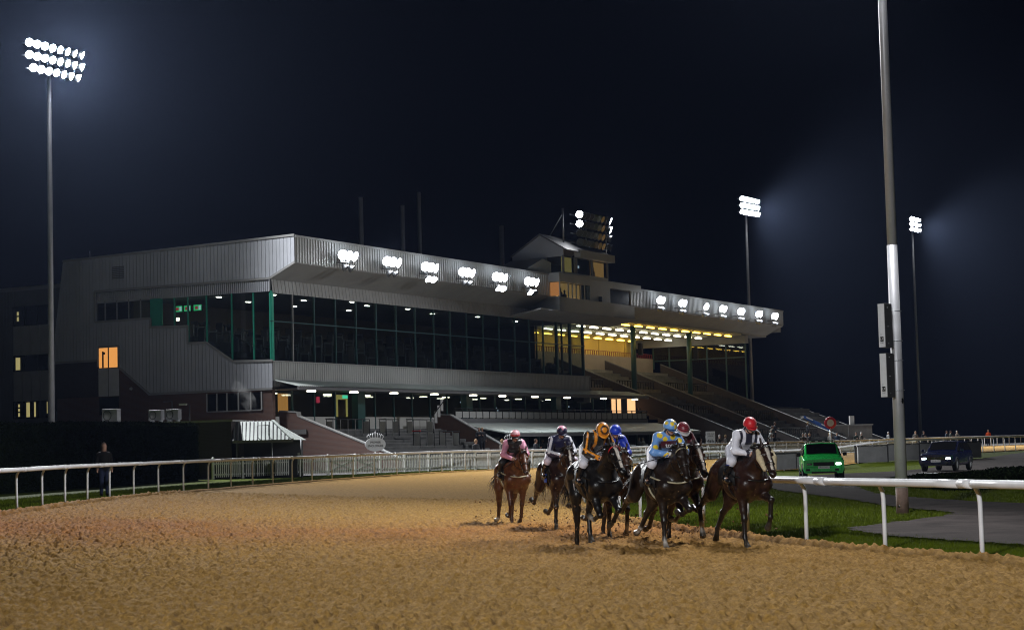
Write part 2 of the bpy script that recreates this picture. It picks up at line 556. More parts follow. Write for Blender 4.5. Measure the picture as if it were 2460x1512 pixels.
# ---------------------------------------------------------------- the sand track
def sand_mat():
    m, nt, b = new_mat('track_sand')
    at_ = nt.nodes.new('ShaderNodeAttribute'); at_.attribute_name = 'Col'
    tc = nt.nodes.new('ShaderNodeTexCoord')
    n = nt.nodes.new('ShaderNodeTexNoise'); n.inputs['Scale'].default_value = 9; n.inputs['Detail'].default_value = 8; n.inputs['Roughness'].default_value = 0.75
    nt.links.new(tc.outputs['Object'], n.inputs['Vector'])
    mr = nt.nodes.new('ShaderNodeMapRange'); mr.inputs['From Min'].default_value = 0.3; mr.inputs['From Max'].default_value = 0.7
    mr.inputs['To Min'].default_value = 0.62; mr.inputs['To Max'].default_value = 1.22
    nt.links.new(n.outputs['Fac'], mr.inputs['Value'])
    mx = nt.nodes.new('ShaderNodeMix'); mx.data_type = 'RGBA'; mx.blend_type = 'MULTIPLY'; mx.inputs['Factor'].default_value = 1
    nt.links.new(at_.outputs['Color'], mx.inputs['A']); nt.links.new(mr.outputs['Result'], mx.inputs['B'])
    # yellowish fibre flecks; the dark ones paint in the shade of small hollows
    nf = nt.nodes.new('ShaderNodeTexNoise'); nf.inputs['Scale'].default_value = 17; nf.inputs['Detail'].default_value = 5; nf.inputs['Roughness'].default_value = .7
    mpf = nt.nodes.new('ShaderNodeMapping'); mpf.inputs['Scale'].default_value = (1.0, .22, 1.0)
    nt.links.new(tc.outputs['Object'], mpf.inputs['Vector']); nt.links.new(mpf.outputs[0], nf.inputs['Vector'])
    rf = nt.nodes.new('ShaderNodeValToRGB')
    for p_, c_ in ((.0, (.24, .20, .17, 1)), (.40, (.30, .25, .21, 1)), (.475, (.80, .78, .74, 1)), (.53, (1.10, 1.08, 1.0, 1)), (.66, (1.32, 1.28, 1.10, 1))):
        e_ = rf.color_ramp.elements[0] if p_ == 0 else (rf.color_ramp.elements[1] if p_ == .66 else rf.color_ramp.elements.new(p_))
        e_.position = p_; e_.color = c_
    nt.links.new(nf.outputs['Fac'], rf.inputs[0])
    mf = nt.nodes.new('ShaderNodeMix'); mf.data_type = 'RGBA'; mf.blend_type = 'MULTIPLY'; mf.inputs['Factor'].default_value = 1
    nt.links.new(mx.outputs['Result'], mf.inputs['A']); nt.links.new(rf.outputs['Color'], mf.inputs['B'])
    nt.links.new(mf.outputs['Result'], b.inputs['Base Color'])
    b.inputs['Roughness'].default_value = 0.8
    b.inputs['Specular IOR Level'].default_value = 0.04
    n2 = nt.nodes.new('ShaderNodeTexNoise'); n2.inputs['Scale'].default_value = 45; n2.inputs['Detail'].default_value = 5; n2.inputs['Roughness'].default_value = 0.7
    nt.links.new(tc.outputs['Object'], n2.inputs['Vector'])
    bp = nt.nodes.new('ShaderNodeBump'); bp.inputs['Strength'].default_value = 1.0; bp.inputs['Distance'].default_value = 0.03
    nt.links.new(n2.outputs['Fac'], bp.inputs['Height']); nt.links.new(bp.outputs['Normal'], b.inputs['Normal'])
    return m


M['sand'] = sand_mat()
TAN = np.array([0.40, 0.240, 0.080]); RED = np.array([0.36, 0.155, 0.060]); PALE = np.array([0.45, 0.285, 0.110])


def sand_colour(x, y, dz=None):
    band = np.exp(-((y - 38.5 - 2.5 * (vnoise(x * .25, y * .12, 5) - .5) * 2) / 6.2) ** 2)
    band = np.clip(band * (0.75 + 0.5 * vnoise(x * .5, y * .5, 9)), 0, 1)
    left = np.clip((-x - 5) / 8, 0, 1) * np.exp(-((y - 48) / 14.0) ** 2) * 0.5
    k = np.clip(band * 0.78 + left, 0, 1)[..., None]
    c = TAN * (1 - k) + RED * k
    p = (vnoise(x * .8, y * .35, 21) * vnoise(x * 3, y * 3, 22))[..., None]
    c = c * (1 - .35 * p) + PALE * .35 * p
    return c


def sand_relief(x, y, fine=True):
    a = vnoise(x * 2.2, y * 2.2, 1) * .012 + vnoise(x * 7, y * 7, 2) * .010
    if fine:
        # harrow streaks along the course, clods and small hollows
        c = vnoise(x * 15 + 2 * vnoise(x * 2, y, 51), y * 5.0, 3); e = vnoise(x * 24, y * 9, 4); g = vnoise(x * 36, y * 20, 14)
        a = a + np.clip(c - .5, 0, 1) * .070 + np.clip(e - .42, 0, 1) * .085 + g * .026
        h = vnoise(x * 12, y * 3.2, 6)
        a = a - np.clip(.36 - h, 0, 1) * .20
    return a - .045


def ruts(di, do, x, y):
    """Grooves the harrow leaves by either rail; di/do distance to inner and outer edge."""
    w = (vnoise(x * .7, y * .7, 31) - .5) * .16
    w2 = (vnoise(x * 5, y * 5, 32) - .5) * .12
    g = -.15 * np.exp(-((di - .42 + w + w2) / .11) ** 2) + .06 * np.exp(-((di - .22 + w) / .12) ** 2)
    g += -.13 * np.exp(-((do - .62 + w + w2) / .12) ** 2) + .05 * np.exp(-((do - .38 + w) / .14) ** 2)
    return g


def track_strip(t, smin, smax, ncol, fine, drop=0.0):
    I = crom(INNER, t); O = crom(OUTER, t)
    W = np.hypot(*(O - I).T)
    tt = np.linspace(0, 1, ncol)
    if not fine: tt = .35 * tt + .65 * (.5 - .5 * np.cos(np.pi * tt))      # closer columns by the rails
    s = smin[:, None] + (smax - smin)[:, None] * tt[None, :]
    X = I[:, None, 0] + (O - I)[:, None, 0] * s
    Y = I[:, None, 1] + (O - I)[:, None, 1] * s
    di = s * W[:, None]; do = (1 - s) * W[:, None]
    Z = zg(X, Y) + .03 + sand_relief(X, Y, fine) + ruts(di, do, X, Y) - drop
    C = sand_colour(X, Y)
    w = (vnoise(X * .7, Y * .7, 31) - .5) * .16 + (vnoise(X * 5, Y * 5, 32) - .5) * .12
    rut_shade = np.exp(-((di - .42 + w) / .13) ** 2) + np.exp(-((do - .62 + w) / .16) ** 2)       # shade inside the ruts, put into the sand colour
    C = C * (1 - .62 * np.clip(rut_shade, 0, 1))[..., None]
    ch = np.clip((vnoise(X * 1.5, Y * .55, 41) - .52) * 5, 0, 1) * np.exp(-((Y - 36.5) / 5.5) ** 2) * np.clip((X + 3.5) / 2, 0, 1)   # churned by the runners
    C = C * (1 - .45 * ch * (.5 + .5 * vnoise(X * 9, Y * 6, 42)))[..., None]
    return np.stack([X.ravel(), Y.ravel(), Z.ravel()], 1), C.reshape(-1, 3)


# whole course, coarse
_t = np.linspace(0, 14, 420)
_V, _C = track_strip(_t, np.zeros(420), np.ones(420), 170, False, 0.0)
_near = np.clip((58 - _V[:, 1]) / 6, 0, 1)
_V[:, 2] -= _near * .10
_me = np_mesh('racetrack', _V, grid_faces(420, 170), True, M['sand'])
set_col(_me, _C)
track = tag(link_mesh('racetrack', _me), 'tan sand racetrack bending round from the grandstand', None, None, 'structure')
# nearer part with every clod and hoof mark as relief; rows and columns follow the picture's need for detail
_ty = np.linspace(0, 6.9, 4000)
_yy = crom(INNER, _ty)[:, 1]
_rows = np.exp(np.linspace(math.log(15.0), math.log(60.0), 1050))
_t = np.interp(_rows, _yy, _ty)
_I = crom(INNER, _t); _O = crom(OUTER, _t)
_xl = -(0.285 * _rows + 1.2)
_smax = np.clip((_I[:, 0] - _xl) / (_I[:, 0] - _O[:, 0]), 0.2, 1.0)
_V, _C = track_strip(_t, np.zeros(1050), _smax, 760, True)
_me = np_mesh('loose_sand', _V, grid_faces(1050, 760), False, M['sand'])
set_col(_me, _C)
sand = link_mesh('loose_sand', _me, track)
sand['kind'] = 'stuff'


# ---------------------------------------------------------------- roads, pond in the infield
def drape(name, poly, matl, dz, cell=2.0, parent=None):
    bm = bmesh.new()
    vsx = [bm.verts.new((p[0], p[1], 0)) for p in poly]
    bm.faces.new(vsx)
    xs = [p[0] for p in poly]; ys = [p[1] for p in poly]
    x = math.floor(min(xs)) + cell
    while x < max(xs):
        bmesh.ops.bisect_plane(bm, geom=bm.verts[:] + bm.edges[:] + bm.faces[:], plane_co=(x, 0, 0), plane_no=(1, 0, 0)); x += cell
    y = math.floor(min(ys)) + cell
    while y < max(ys):
        bmesh.ops.bisect_plane(bm, geom=bm.verts[:] + bm.edges[:] + bm.faces[:], plane_co=(0, y, 0), plane_no=(0, 1, 0)); y += cell
    bmesh.ops.triangulate(bm, faces=bm.faces[:])
    co = np.array([v.co[:] for v in bm.verts])
    z = zg(co[:, 0], co[:, 1])
    for v, zz in zip(bm.verts, z): v.co.z = zz + dz
    bmesh.ops.recalc_face_normals(bm, faces=bm.faces[:])
    me = bpy.data.meshes.new(name)
    bm.to_mesh(me); bm.free()
    me.materials.append(matl)
    if me.polygons and me.polygons[0].normal.z < 0: me.flip_normals()
    return link_mesh(name, me, parent)


def smooth_poly(P, n=16, jit=.10):
    P = np.array(P + [P[0]], float)
    Q = crom(P, np.linspace(0, len(P) - 1, n * (len(P) - 1), endpoint=False))
    return [tuple(p) for p in Q + RNG.normal(0, jit, Q.shape) * np.array([.6, 1.2])]


M['asphalt'] = mat('worn_asphalt', (0.046, 0.038, 0.036), 0.85, 0, 0.05, 0.55, 0.9, 0.9, 25)
M['gravel'] = mat('hardcore_path', (0.085, 0.075, 0.068), 0.85, 0, 0.3, 0.4, 1.2, 0.6, 25)
ROAD = smooth_poly([(14, 20), (10.5, 24), (8.2, 30.1), (7.5, 31.9), (6.8, 34.2), (6.6, 37.0), (7.7, 38.9), (9.0, 41.0), (10.2, 43.6), (9.9, 47.3), (9.9, 51.1), (9.9, 57.1), (9.7, 63.1),
                    (9.6, 70.3), (10.4, 76.5), (11.6, 83), (13.4, 90), (16.5, 96), (20, 101), (25, 110), (31, 121), (39, 138), (48, 152), (54, 152), (46, 138), (38, 124), (30.5, 110), (25.4, 101.5), (20.5, 93.5), (16.6, 86),
                    (14.1, 78.7), (12.9, 70.6), (11.8, 60.9), (12.0, 55.1), (13.3, 48.8), (17, 44), (24, 40), (30, 30), (26, 20)])
road = tag(drape('service_road', ROAD, M['asphalt'], .012), 'dark asphalt service road looping through the infield', None, None, 'structure')
POND = smooth_poly([(14.3, 62), (14.4, 68.7), (16.1, 76), (20.4, 86), (24.2, 95), (28.5, 101), (34, 100), (34, 84), (26, 72), (18.5, 66), (16.4, 62.5)])


def in_poly(x, y, P):
    P = np.array(P)
    r = np.zeros(len(x), bool)
    j = len(P) - 1
    for i in range(len(P)):
        xi, yi = P[i]; xj, yj = P[j]
        c = ((yi > y) != (yj > y)) & (x < (xj - xi) * (y - yi) / (yj - yi + 1e-12) + xi)
        r ^= c
        j = i
    return r


# ---------------------------------------------------------------- grass blades where the turf is near enough to show them
def blades(name, x, y, hmin, hmax, wid):
    n = len(x)
    z = zg(x, y) - .06
    h = RNG.uniform(hmin, hmax, n); a = RNG.uniform(0, 6.283, n); w = wid * RNG.uniform(.7, 1.3, n)
    lx, ly = RNG.normal(0, .35, n) * h, RNG.normal(0, .35, n) * h
    c, s = np.cos(a) * w, np.sin(a) * w
    V = np.empty((n, 3, 3))
    V[:, 0] = np.stack([x - c, y - s, z], 1); V[:, 1] = np.stack([x + c, y + s, z], 1); V[:, 2] = np.stack([x + lx, y + ly, z + h], 1)
    me = np_mesh(name, V.reshape(-1, 3), np.arange(n * 3).reshape(-1, 3), False, M['blade'])
    return link_mesh(name, me)


def rail_x(y):
    t = np.linspace(0, 7, 2000); Q = crom(INNER, t)
    return np.interp(y, Q[:, 1], Q[:, 0])


_n = 330000
_y = 25 * np.exp(RNG.uniform(0, 1, _n) * math.log(80 / 25.))
_x = rail_x(_y) + .02 + RNG.uniform(0, 1, _n) * np.maximum(.31 * _y + 1.5 - rail_x(_y), .5)
_jx, _jy = RNG.normal(0, .16, _n), RNG.normal(0, .35, _n)
_ok = ~in_poly(_x + _jx, _y + _jy, ROAD) & ~in_poly(_x, _y, POND)
_g = blades('grass', _x[_ok], _y[_ok], .05, .105, .011)
tag(_g, 'short green grass blades behind the near white rail', 'grass', None, 'stuff')
_n = 60000
_q, _d = arc_points(OUTER, .01, 4.3, 10.0)
_i = RNG.integers(0, len(_q), _n)
_off = RNG.uniform(.05, 3.2, _n)
_nx = np.stack([-_d[_i, 1], _d[_i, 0]], 1)
_p = _q[_i] + _nx * _off[:, None]
_g = blades('grass', _p[:, 0], _p[:, 1], .05, .11, .016)
tag(_g, 'dark green grass verge behind the far outer rail', 'grass', None, 'stuff')

# low dark shrubs in the bed behind the near rail
_n = 90000
_x = RNG.uniform(14, 31, _n); _y = RNG.uniform(61, 101, _n)
_ok = in_poly(_x, _y, POND) & (_x < .30 * _y + 1.5)
_x, _y = _x[_ok], _y[_ok]; _n = len(_x)
_top = .16 + .22 * vnoise(_x * .6, _y * .4, 77)
_c = np.stack([_x, _y, zg(_x, _y) - .06 + RNG.uniform(.1, 1, _n) * _top], 1)
_u = RNG.normal(0, 1, (_n, 3)); _u /= np.linalg.norm(_u, axis=1)[:, None]
_v = RNG.normal(0, 1, (_n, 3)); _v -= _u * np.sum(_u * _v, 1)[:, None]; _v /= np.linalg.norm(_v, axis=1)[:, None]
_L = np.stack([_c - _u * .09, _c + _v * .05, _c + _u * .09, _c - _v * .05], 1).reshape(-1, 3)
M['hedge'] = mat('dark_evergreen_leaf', (0.010, 0.015, 0.006), 0.9, 0, 0.0, 0.5, 2.0)
o = link_mesh('shrubbery', np_mesh('shrubbery', _L, np.arange(_n * 4).reshape(-1, 4), False, M['hedge']))
tag(o, 'bed of low black-green shrubs on the infield behind the near rail', 'shrubbery', None, 'stuff')
drape('bed_soil', POND, mat('dark_soil', (.012, .010, .008), .95, 0, 0), -.04, 2.0, o)

# ================================================================ running rails
def gooseneck(mb, r, h, off, seg=8):
    """Post: upright, then a bend over to the rail at local x=off."""
    P = [(0, 0, -.08), (0, 0, h * .35), (0, 0, h - .34), (off * .06, 0, h - .22), (off * .28, 0, h - .12), (off * .62, 0, h - .075), (off, 0, h - .06)]
    mb.tube(P, [r * 1.05, r, r, r, r, r * .95, r * .9], seg)
    return mb


def running_rail(name, label, pts, side, spacing, h, rt, rp, s0, t0, t1, segs=(12, 8), long_every=4.6):
    """side=+1: the track lies on the normal side (d.y,-d.x); rail tube hangs over towards the track."""
    root = tag(empty(name), label, 'railing')
    off = .24
    q, d = arc_points(pts, .05, t0, t1)
    n = np.stack([d[:, 1], -d[:, 0]], 1) * side
    k0 = int(s0 / .05)
    kstep = spacing / .05
    proto = gooseneck(MB(), rp, h, off, segs[1]).build('post', M['white'], root)
    first = True
    k = k0
    while k < len(q) - 1:
        i = int(k)
        o = proto if first else proto.copy()
        if not first:
            COL.objects.link(o); o.parent = root
        first = False
        o.location = (q[i, 0], q[i, 1], zg1(*q[i]))
        o.rotation_euler = (random.gauss(0, .008), random.gauss(0, .008), math.atan2(n[i, 1], n[i, 0]))
        k += kstep
    # tube, one section after another, each with the collar that joins it to the next
    rq = q + n * off
    rz = zg(rq[:, 0], rq[:, 1])
    ln = int(long_every / .05)
    for a in range(0, len(rq) - 2, ln):
        b = min(a + ln, len(rq) - 1)
        ids = np.linspace(a, b, 6).astype(int)
        z = [rz[i] + h - rt for i in ids]
        dz = random.gauss(0, .004)
        mb = MB().tube([(rq[i, 0], rq[i, 1], zz + dz) for i, zz in zip(ids, z)], rt, segs[0])
        mb.build('rail_tube', M['white'], root)
        i0, i1 = max(a - 3, 0), min(a + 4, len(rq) - 1)
        mb = MB().tube([(rq[i0, 0], rq[i0, 1], rz[i0] + h - rt), (rq[i1, 0], rq[i1, 1], rz[i1] + h - rt)], rt * 1.09, segs[0])
        mb.build('collar', M['white'], root)
    return root


# lengths so that a post falls at (6.76, 27.2)
_t = np.linspace(0, 2, 2000); _Q = crom(INNER, _t); _s2 = float(np.sum(np.hypot(*np.diff(_Q, axis=0).T)))
running_rail('running_rail', 'thick white inner running rail on bent posts beside the galloping horses', INNER, -1, 2.85, 1.15, .064, .036, _s2 % 2.85, 0, 14, (14, 10))
running_rail('running_rail', 'white outer running rail curving from the dark hedge along the grandstand fence', OUTER, 1, 2.72, 1.15, .062, .034, 1.2, 2.0, 14, (10, 8))

# ---------------------------------------------------------------- picket fence behind the outer rail
_A = [(-15.4, 94.5), (-8.6, 99.8), (-2.3, 105.6), (4.5, 118), (11.6, 131.0), (25.8, 157.3), (39.6, 183)]
pf = tag(empty('picket_fence'), 'white picket fence with gates between the outer rail and the terraces', 'fence')


def seg_points(P, step):
    P = np.array(P, float)
    L = np.concatenate([[0], np.cumsum(np.hypot(*np.diff(P, axis=0).T))])
    s = np.arange(0, L[-1], step)
    q = np.stack([np.interp(s, L, P[:, 0]), np.interp(s, L, P[:, 1])], 1)
    q2 = np.stack([np.interp(s + .1, L, P[:, 0]), np.interp(s + .1, L, P[:, 1])], 1)
    d = q2 - q
    l = np.hypot(d[:, 0], d[:, 1]); l[l < 1e-9] = 1
    return q, d / l[:, None]


_q, _d = seg_points(_A, 1.72)
for i in range(len(_q) - 1):
    a = Vector((_q[i, 0], _q[i, 1], zg1(*_q[i]))); b = Vector((_q[i + 1, 0], _q[i + 1, 1], zg1(*_q[i + 1])))
    ang = math.atan2((b - a).y, (b - a).x)
    L = (b - a).length
    m = Matrix.Translation(a) @ Matrix.Rotation(ang, 4, 'Z')
    gate = i in (4, 5)
    MB().prism([(-.06, -.03), (.06, -.03), (.06, 1.04), (.0, 1.09), (-.06, 1.04)], 'y', -.05, .05).build('post', M['white_old'], pf).matrix_local = m
    mb = MB()
    npk = 13
    for k in range(npk):
        x = .13 + (L - .26) * (k + .5) / npk
        hh = .93 + random.gauss(0, .006)
        mb.prism([(x - .028, .06), (x + .028, .06), (x + .028, hh - .03), (x, hh), (x - .028, hh - .03)], 'y', -.045, -.027)
    o = mb.build('picket_panel', M['white_old'], pf); o.matrix_local = m; o['kind'] = 'stuff'
    mb = MB().box(.07, L - .07, -.02, .02, .16, .24).box(.07, L - .07, -.02, .02, .70, .78)
    if gate:
        mb.bar((.1, .0, .2), (L - .1, .0, .74), .035, .07)
        mb.bar((.1, .001, .74), (L - .1, .001, .2), .033, .07)
    mb.build('cross_rail', M['grey_paint'] if gate else M['white_old'], pf).matrix_local = m
    if i > 6:
        MB().box(-.02, L + .0, -.04, .05, .985, 1.035).build('top_rail', M['white_old'], pf).matrix_local = m

# ---------------------------------------------------------------- clipped hedge on the left
hedge = tag(empty('hedge'), 'tall dark clipped hedge behind the outer rail on the left', 'hedge')
_hp = [(-27, 40), (-22.0, 58), (-19.3, 69), (-17.5, 80), (-15.9, 94)]
_q, _d = seg_points(_hp, .5)
mb = MB()
for i in range(len(_q) - 1):
    pass
_n = len(_q)
_hh = 2.35 + .4 * np.linspace(0, 1, _n) + .12 * (vnoise(np.arange(_n) * .35, np.zeros(_n), 8) - .5)
_nr = np.stack([-_d[:, 1], _d[:, 0]], 1)
_z = zg(_q[:, 0], _q[:, 1])
V = []
for i in range(_n):
    for off, zz in ((0.1, -.1), (.05, .5), (.08, _hh[i] * .6), (.12, _hh[i] - .12), (.35, _hh[i] - .03), (1.2, _hh[i] - .06), (1.45, _hh[i] - .3), (1.5, -.1)):
        V.append((_q[i, 0] + _nr[i, 0] * off, _q[i, 1] + _nr[i, 1] * off, _z[i] + zz))
me = np_mesh('hedge_core', V, grid_faces(_n, 8), True, M['hedge'])
link_mesh('hedge_core', me, hedge)
_k = 60000
_i = RNG.integers(0, _n - 1, _k); _f = RNG.random(_k)
_pq = _q[_i] * (1 - _f[:, None]) + _q[_i + 1] * _f[:, None]
_top = RNG.random(_k) < .3
_off = np.where(_top, RNG.uniform(0, 1.4, _k), RNG.normal(.04, .03, _k))
_zz = np.where(_top, _hh[_i] + RNG.normal(.0, .035, _k), RNG.uniform(0, 1, _k) * _hh[_i])
_c = np.stack([_pq[:, 0] + _nr[_i, 0] * _off, _pq[:, 1] + _nr[_i, 1] * _off, _z[_i] + _zz], 1)
_u = RNG.normal(0, 1, (_k, 3)); _u /= np.linalg.norm(_u, axis=1)[:, None]
_v = RNG.normal(0, 1, (_k, 3)); _v -= _u * np.sum(_u * _v, 1)[:, None]; _v /= np.linalg.norm(_v, axis=1)[:, None]
_L = np.stack([_c - _u * .045, _c + _v * .025, _c + _u * .045, _c - _v * .025], 1).reshape(-1, 3)
o = link_mesh('leaves', np_mesh('leaves', _L, np.arange(_k * 4).reshape(-1, 4), False, M['hedge']), hedge)
o['kind'] = 'stuff'

# paved yard round the stand, from the picket fence to the back
YARD = [(-48, 98), (-17.5, 96.5), (-15.6, 95), (-8.4, 100.4), (-2.0, 106.3), (4.8, 118.6), (26.2, 157.8), (40, 183.8), (78, 255), (20, 285), (-75, 160)]
tag(drape('paved_yard', YARD, mat('grey_paving', (.085, .083, .082), .9, 0, .1, .3, .8), -.02, 4.0), 'dark grey paved yard round the grandstand', None, None, 'structure')

# ================================================================ the grandstand (local x along the front, y back, z up)
GS = empty('grandstand', (-13.441, 115.0, 0), R(61.5))
tag(GS, 'long grey grandstand with glazed hall, cantilever roof and floodlit front', 'grandstand')
BASE = .45


def gs(mb, name, matl, bevel=0.0):
    return mb.build(name, M[matl] if isinstance(matl, str) else matl, GS, bevel)


# --- gable end in narrow upright cladding panels: (v0,v1, top0,top1, bottom0,bottom1)
def top15(v): return 15.33 - .017 * v


_regions = [
    (0.02, 1.96, top15(0), top15(1.96), 13.69, 12.82), (1.96, 16.09, top15(1.96), top15(16.09), 12.82, 12.86),
    (16.09, 18.96, top15(16.09), 15.0, 8.26, 8.26), (18.96, 19.75, 15.0, 10.0, 8.26, 8.26),
    (1.85, 4.91, 7.56, 7.64, 5.90, 5.90), (4.91, 7.03, 7.64, 8.93, 5.90, 5.90), (7.03, 8.47, 8.97, 8.97, 5.90, 5.90),
    (8.47, 11.62, 10.05, 10.16, 5.90, 5.90), (11.62, 14.2, 10.83, 10.83, 5.90, 7.76), (14.2, 15.95, 10.83, 10.83, 9.12, 9.12), (15.95, 16.09, 10.83, 10.83, 7.8, 7.8)]
for (v0, v1, ta, tb, ba, bb) in _regions:
    n = max(1, round((v1 - v0) / .288))
    for k in range(n):
        a = v0 + (v1 - v0) * k / n + .012; b = v0 + (v1 - v0) * (k + 1) / n - .012
        fa, fb = (a - v0) / (v1 - v0), (b - v0) / (v1 - v0)
        poly = [(a, ba + (bb - ba) * fa), (b, ba + (bb - ba) * fb), (b, ta + (tb - ta) * fb), (a, ta + (tb - ta) * fa)]
        gs(MB().prism(poly, 'x', -.035 + random.uniform(-.003, .003), .0), 'cladding_panel', 'clad')
# backing behind the panels and the body of the building behind the hall
gs(MB().prism([(0.02, 13.69), (1.96, 12.82), (16.09, 12.86), (16.09, 8.26), (19.75, 8.26), (18.96, 15.0), (0.02, 15.30)], 'x', .001, .22), 'gable_backing', 'clad_dark')
gs(MB().prism([(1.85, 5.9), (11.62, 5.9), (14.2, 7.76), (14.2, 9.12), (15.95, 9.12), (15.95, 7.8), (16.09, 7.8), (16.09, 10.8), (11.62, 10.8), (11.62, 10.1), (8.47, 10.0), (8.47, 8.95), (7.03, 8.9), (4.91, 7.6), (1.85, 7.5)], 'x', .001, .2), 'gable_backing', 'clad_dark')
# flashings along the edges of the cladding
for a, b in [((0, 15.36), (18.96, 15.03)), ((0.0, 13.66), (1.96, 12.77)), ((1.96, 12.77), (16.2, 12.81)), ((16.2, 12.81), (16.2, 10.78)), ((16.2, 10.78), (11.55, 10.78)), ((11.5, 10.78), (11.5, 10.2)), ((11.62, 10.2), (8.4, 10.1)),
             ((8.47, 10.1), (8.47, 8.97)), ((8.47, 9.0), (7.0, 8.98)), ((7.0, 8.98), (4.9, 7.70)), ((4.9, 7.68), (1.8, 7.60)), ((1.85, 5.84), (11.7, 5.84)), ((11.66, 5.84), (14.2, 7.70)), ((14.2, 7.7), (14.2, 9.1)), ((14.2, 9.1), (15.95, 9.1)), ((16, 8.22), (19.78, 8.22))]:
    gs(MB().bar((-.06, a[0], a[1]), (-.06, b[0], b[1]), .06, .14), 'flashing', 'flash')
# louvre
mb = MB()
for k in range(7): mb.box(-.06, -.04, 13.69, 14.70, 13.56 + k * .12, 13.63 + k * .12)
gs(mb, 'louvre', 'clad_dark')
# ribbed strip under the roof on the gable side
mb = MB()
for k in range(88):
    a = 2.0 + k * .16
    mb.box(-.02, .05, a, a + .11, 11.95 + .0145 * (a - 2), 12.70)
mb.box(.051, .10, 2.0, 16.08, 12.0, 12.72)
gs(mb, 'ribbed_fascia', 'clad')

# --- glazing of the gable side: mullions, glass
for v, zb in [(1.92, 7.55), (3.3, 7.6), (5.0, 7.7), (7.0, 8.95), (8.5, 9.0), (9.6, 10.1), (10.65, 10.1)]:
    gs(MB().box(.03, .13, v - .05, v + .05, zb, 12.0), 'mullion', 'green')
gs(MB().box(.02, .10, 10.72, 11.58, 10.15, 12.05), 'green_door', 'green')
for v in (12.4, 13.4, 14.4, 15.4):
    gs(MB().box(.03, .1, v - .04, v + .04, 10.82, 12.15), 'mullion', 'flash')
for v0, v1, zb in [(1.97, 3.25, 7.58), (3.35, 4.95, 7.62), (5.05, 6.95, 8.2), (7.05, 8.45, 8.95), (8.55, 9.55, 10.0), (9.65, 10.6, 10.0), (11.6, 12.36, 10.8), (12.44, 13.36, 10.8), (13.44, 14.36, 10.8), (14.44, 15.36, 10.8), (15.44, 16.05, 10.8)]:
    gs(MB().box(.075, .085, v0, v1, zb, 12.1), 'glass_pane', 'glass')
# stair rail behind the corner glass
mb = MB().tube([(.5, 6.6, 9.6), (.5, 5.6, 9.55), (.5, 2.6, 7.95)], .03, 6).tube([(.9, 5.3, 9.3), (.9, 2.2, 7.75)], .025, 6).tube([(.5, 5.6, 8.7), (.5, 5.6, 9.55)], .025, 6)
gs(mb, 'handrail', 'chrome')

# --- front: sheeted fascia of the roof edge in sections
def ribbed(u0, u1, v, z0, z1, pitch, depth, vtop=None):
    mb = MB()
    vt = v if vtop is None else vtop
    n = max(1, round((u1 - u0) / pitch))
    w = (u1 - u0) / n
    P = []
    for k in range(n):
        a = u0 + k * w
        P += [(a, 0), (a + w * .45, 0), (a + w * .5, -depth), (a + w * .95, -depth)]
    P.append((u1, 0))
    V = [(p[0], v + p[1], z0) for p in P] + [(p[0], vt + p[1], z1) for p in P]
    m = len(P)
    return mb.add(V, [(i, i + 1, m + i + 1, m + i) for i in range(m - 1)])


u = 0.0
while u < 34.3:
    u1 = min(u + 4.2, 34.4)
    gs(ribbed(u + .015, u1 - .015, .0, 13.65, 15.22, .30, .05), 'fascia_panel', 'clad_front'); u = u1
u = 49.4
while u < 86.8:
    u1 = min(u + 4.2, 86.9)
    gs(ribbed(u + .015, u1 - .015, .0, 13.70, 15.10, .30, .05), 'fascia_panel', 'clad_front'); u = u1
gs(MB().box(-.04, 34.3, -.08, .1, 15.22, 15.36), 'roof_edge', 'flash')
gs(MB().box(51.3, 86.95, -.08, .1, 15.10, 15.24), 'roof_edge', 'flash')
gs(MB().box(.0, 86.9, .06, .3, 13.62, 15.2), 'fascia_backing', 'clad_dark')
gs(MB().prism([(.3, 15.2), (18.9, 14.9), (18.9, 14.7), (.3, 15.0)], 'x', .23, 86.9), 'roof', 'clad_dark')
# inclined soffit from the fascia back to the glass line
gs(MB().prism([(0.02, 13.6), (1.9, 12.72), (1.9, 12.8), (.02, 13.68)], 'x', .0, 80.0), 'soffit', 'soffit')
gs(MB().prism([(.02, 13.6), (1.9, 12.72), (1.9, 12.8), (.02, 13.68)], 'x', 80.0, 86.9), 'soffit', 'soffit')
u = .1
while u < 44:
    u1 = min(u + 4.9, 44.2)
    gs(ribbed(u + .01, u1 - .01, 1.82, 11.86, 12.74, .4, .03, 1.95), 'bulkhead_panel', 'soffit'); u = u1
gs(MB().box(86.7, 86.9, .3, 18, 13.0, 15.1), 'end_fascia', 'clad_front')
gs(MB().box(80.2, 86.9, 1.9, 16.0, 12.55, 12.75), 'soffit', 'soffit')

# --- front glazing of the hall
_mu = [0.12, 2.28, 4.68, 7.15, 9.6, 12.1, 14.65, 17.2, 19.75, 22.1, 24.5, 27.0, 29.5, 32.0, 34.4, 36.8, 39.2, 41.6, 44.0]
for i, a in enumerate(_mu):
    w = .09 if i in (0, 16, 17, 18) else .035
    gs(MB().box(a - w, a + w, 1.84, 1.98 + (.08 if w > .05 else 0), 7.6, 11.9), 'mullion', 'green' if i == 0 else ('flash' if i == 1 else 'dkgreen'))
    if i < len(_mu) - 1:
        gs(MB().box(a + .05, _mu[i + 1] - .05, 1.93, 1.94, 7.62, 11.86), 'glass_pane', 'glass')
gs(MB().box(0, 44.2, 1.83, 1.99, 10.05, 10.11), 'transom', 'dkgreen')
# the side of the hall next to the open terrace
for v in (4.0, 6.4, 8.8):
    gs(MB().box(44.1, 44.25, v - .06, v + .06, 7.8, 12.2), 'mullion', 'dkgreen')
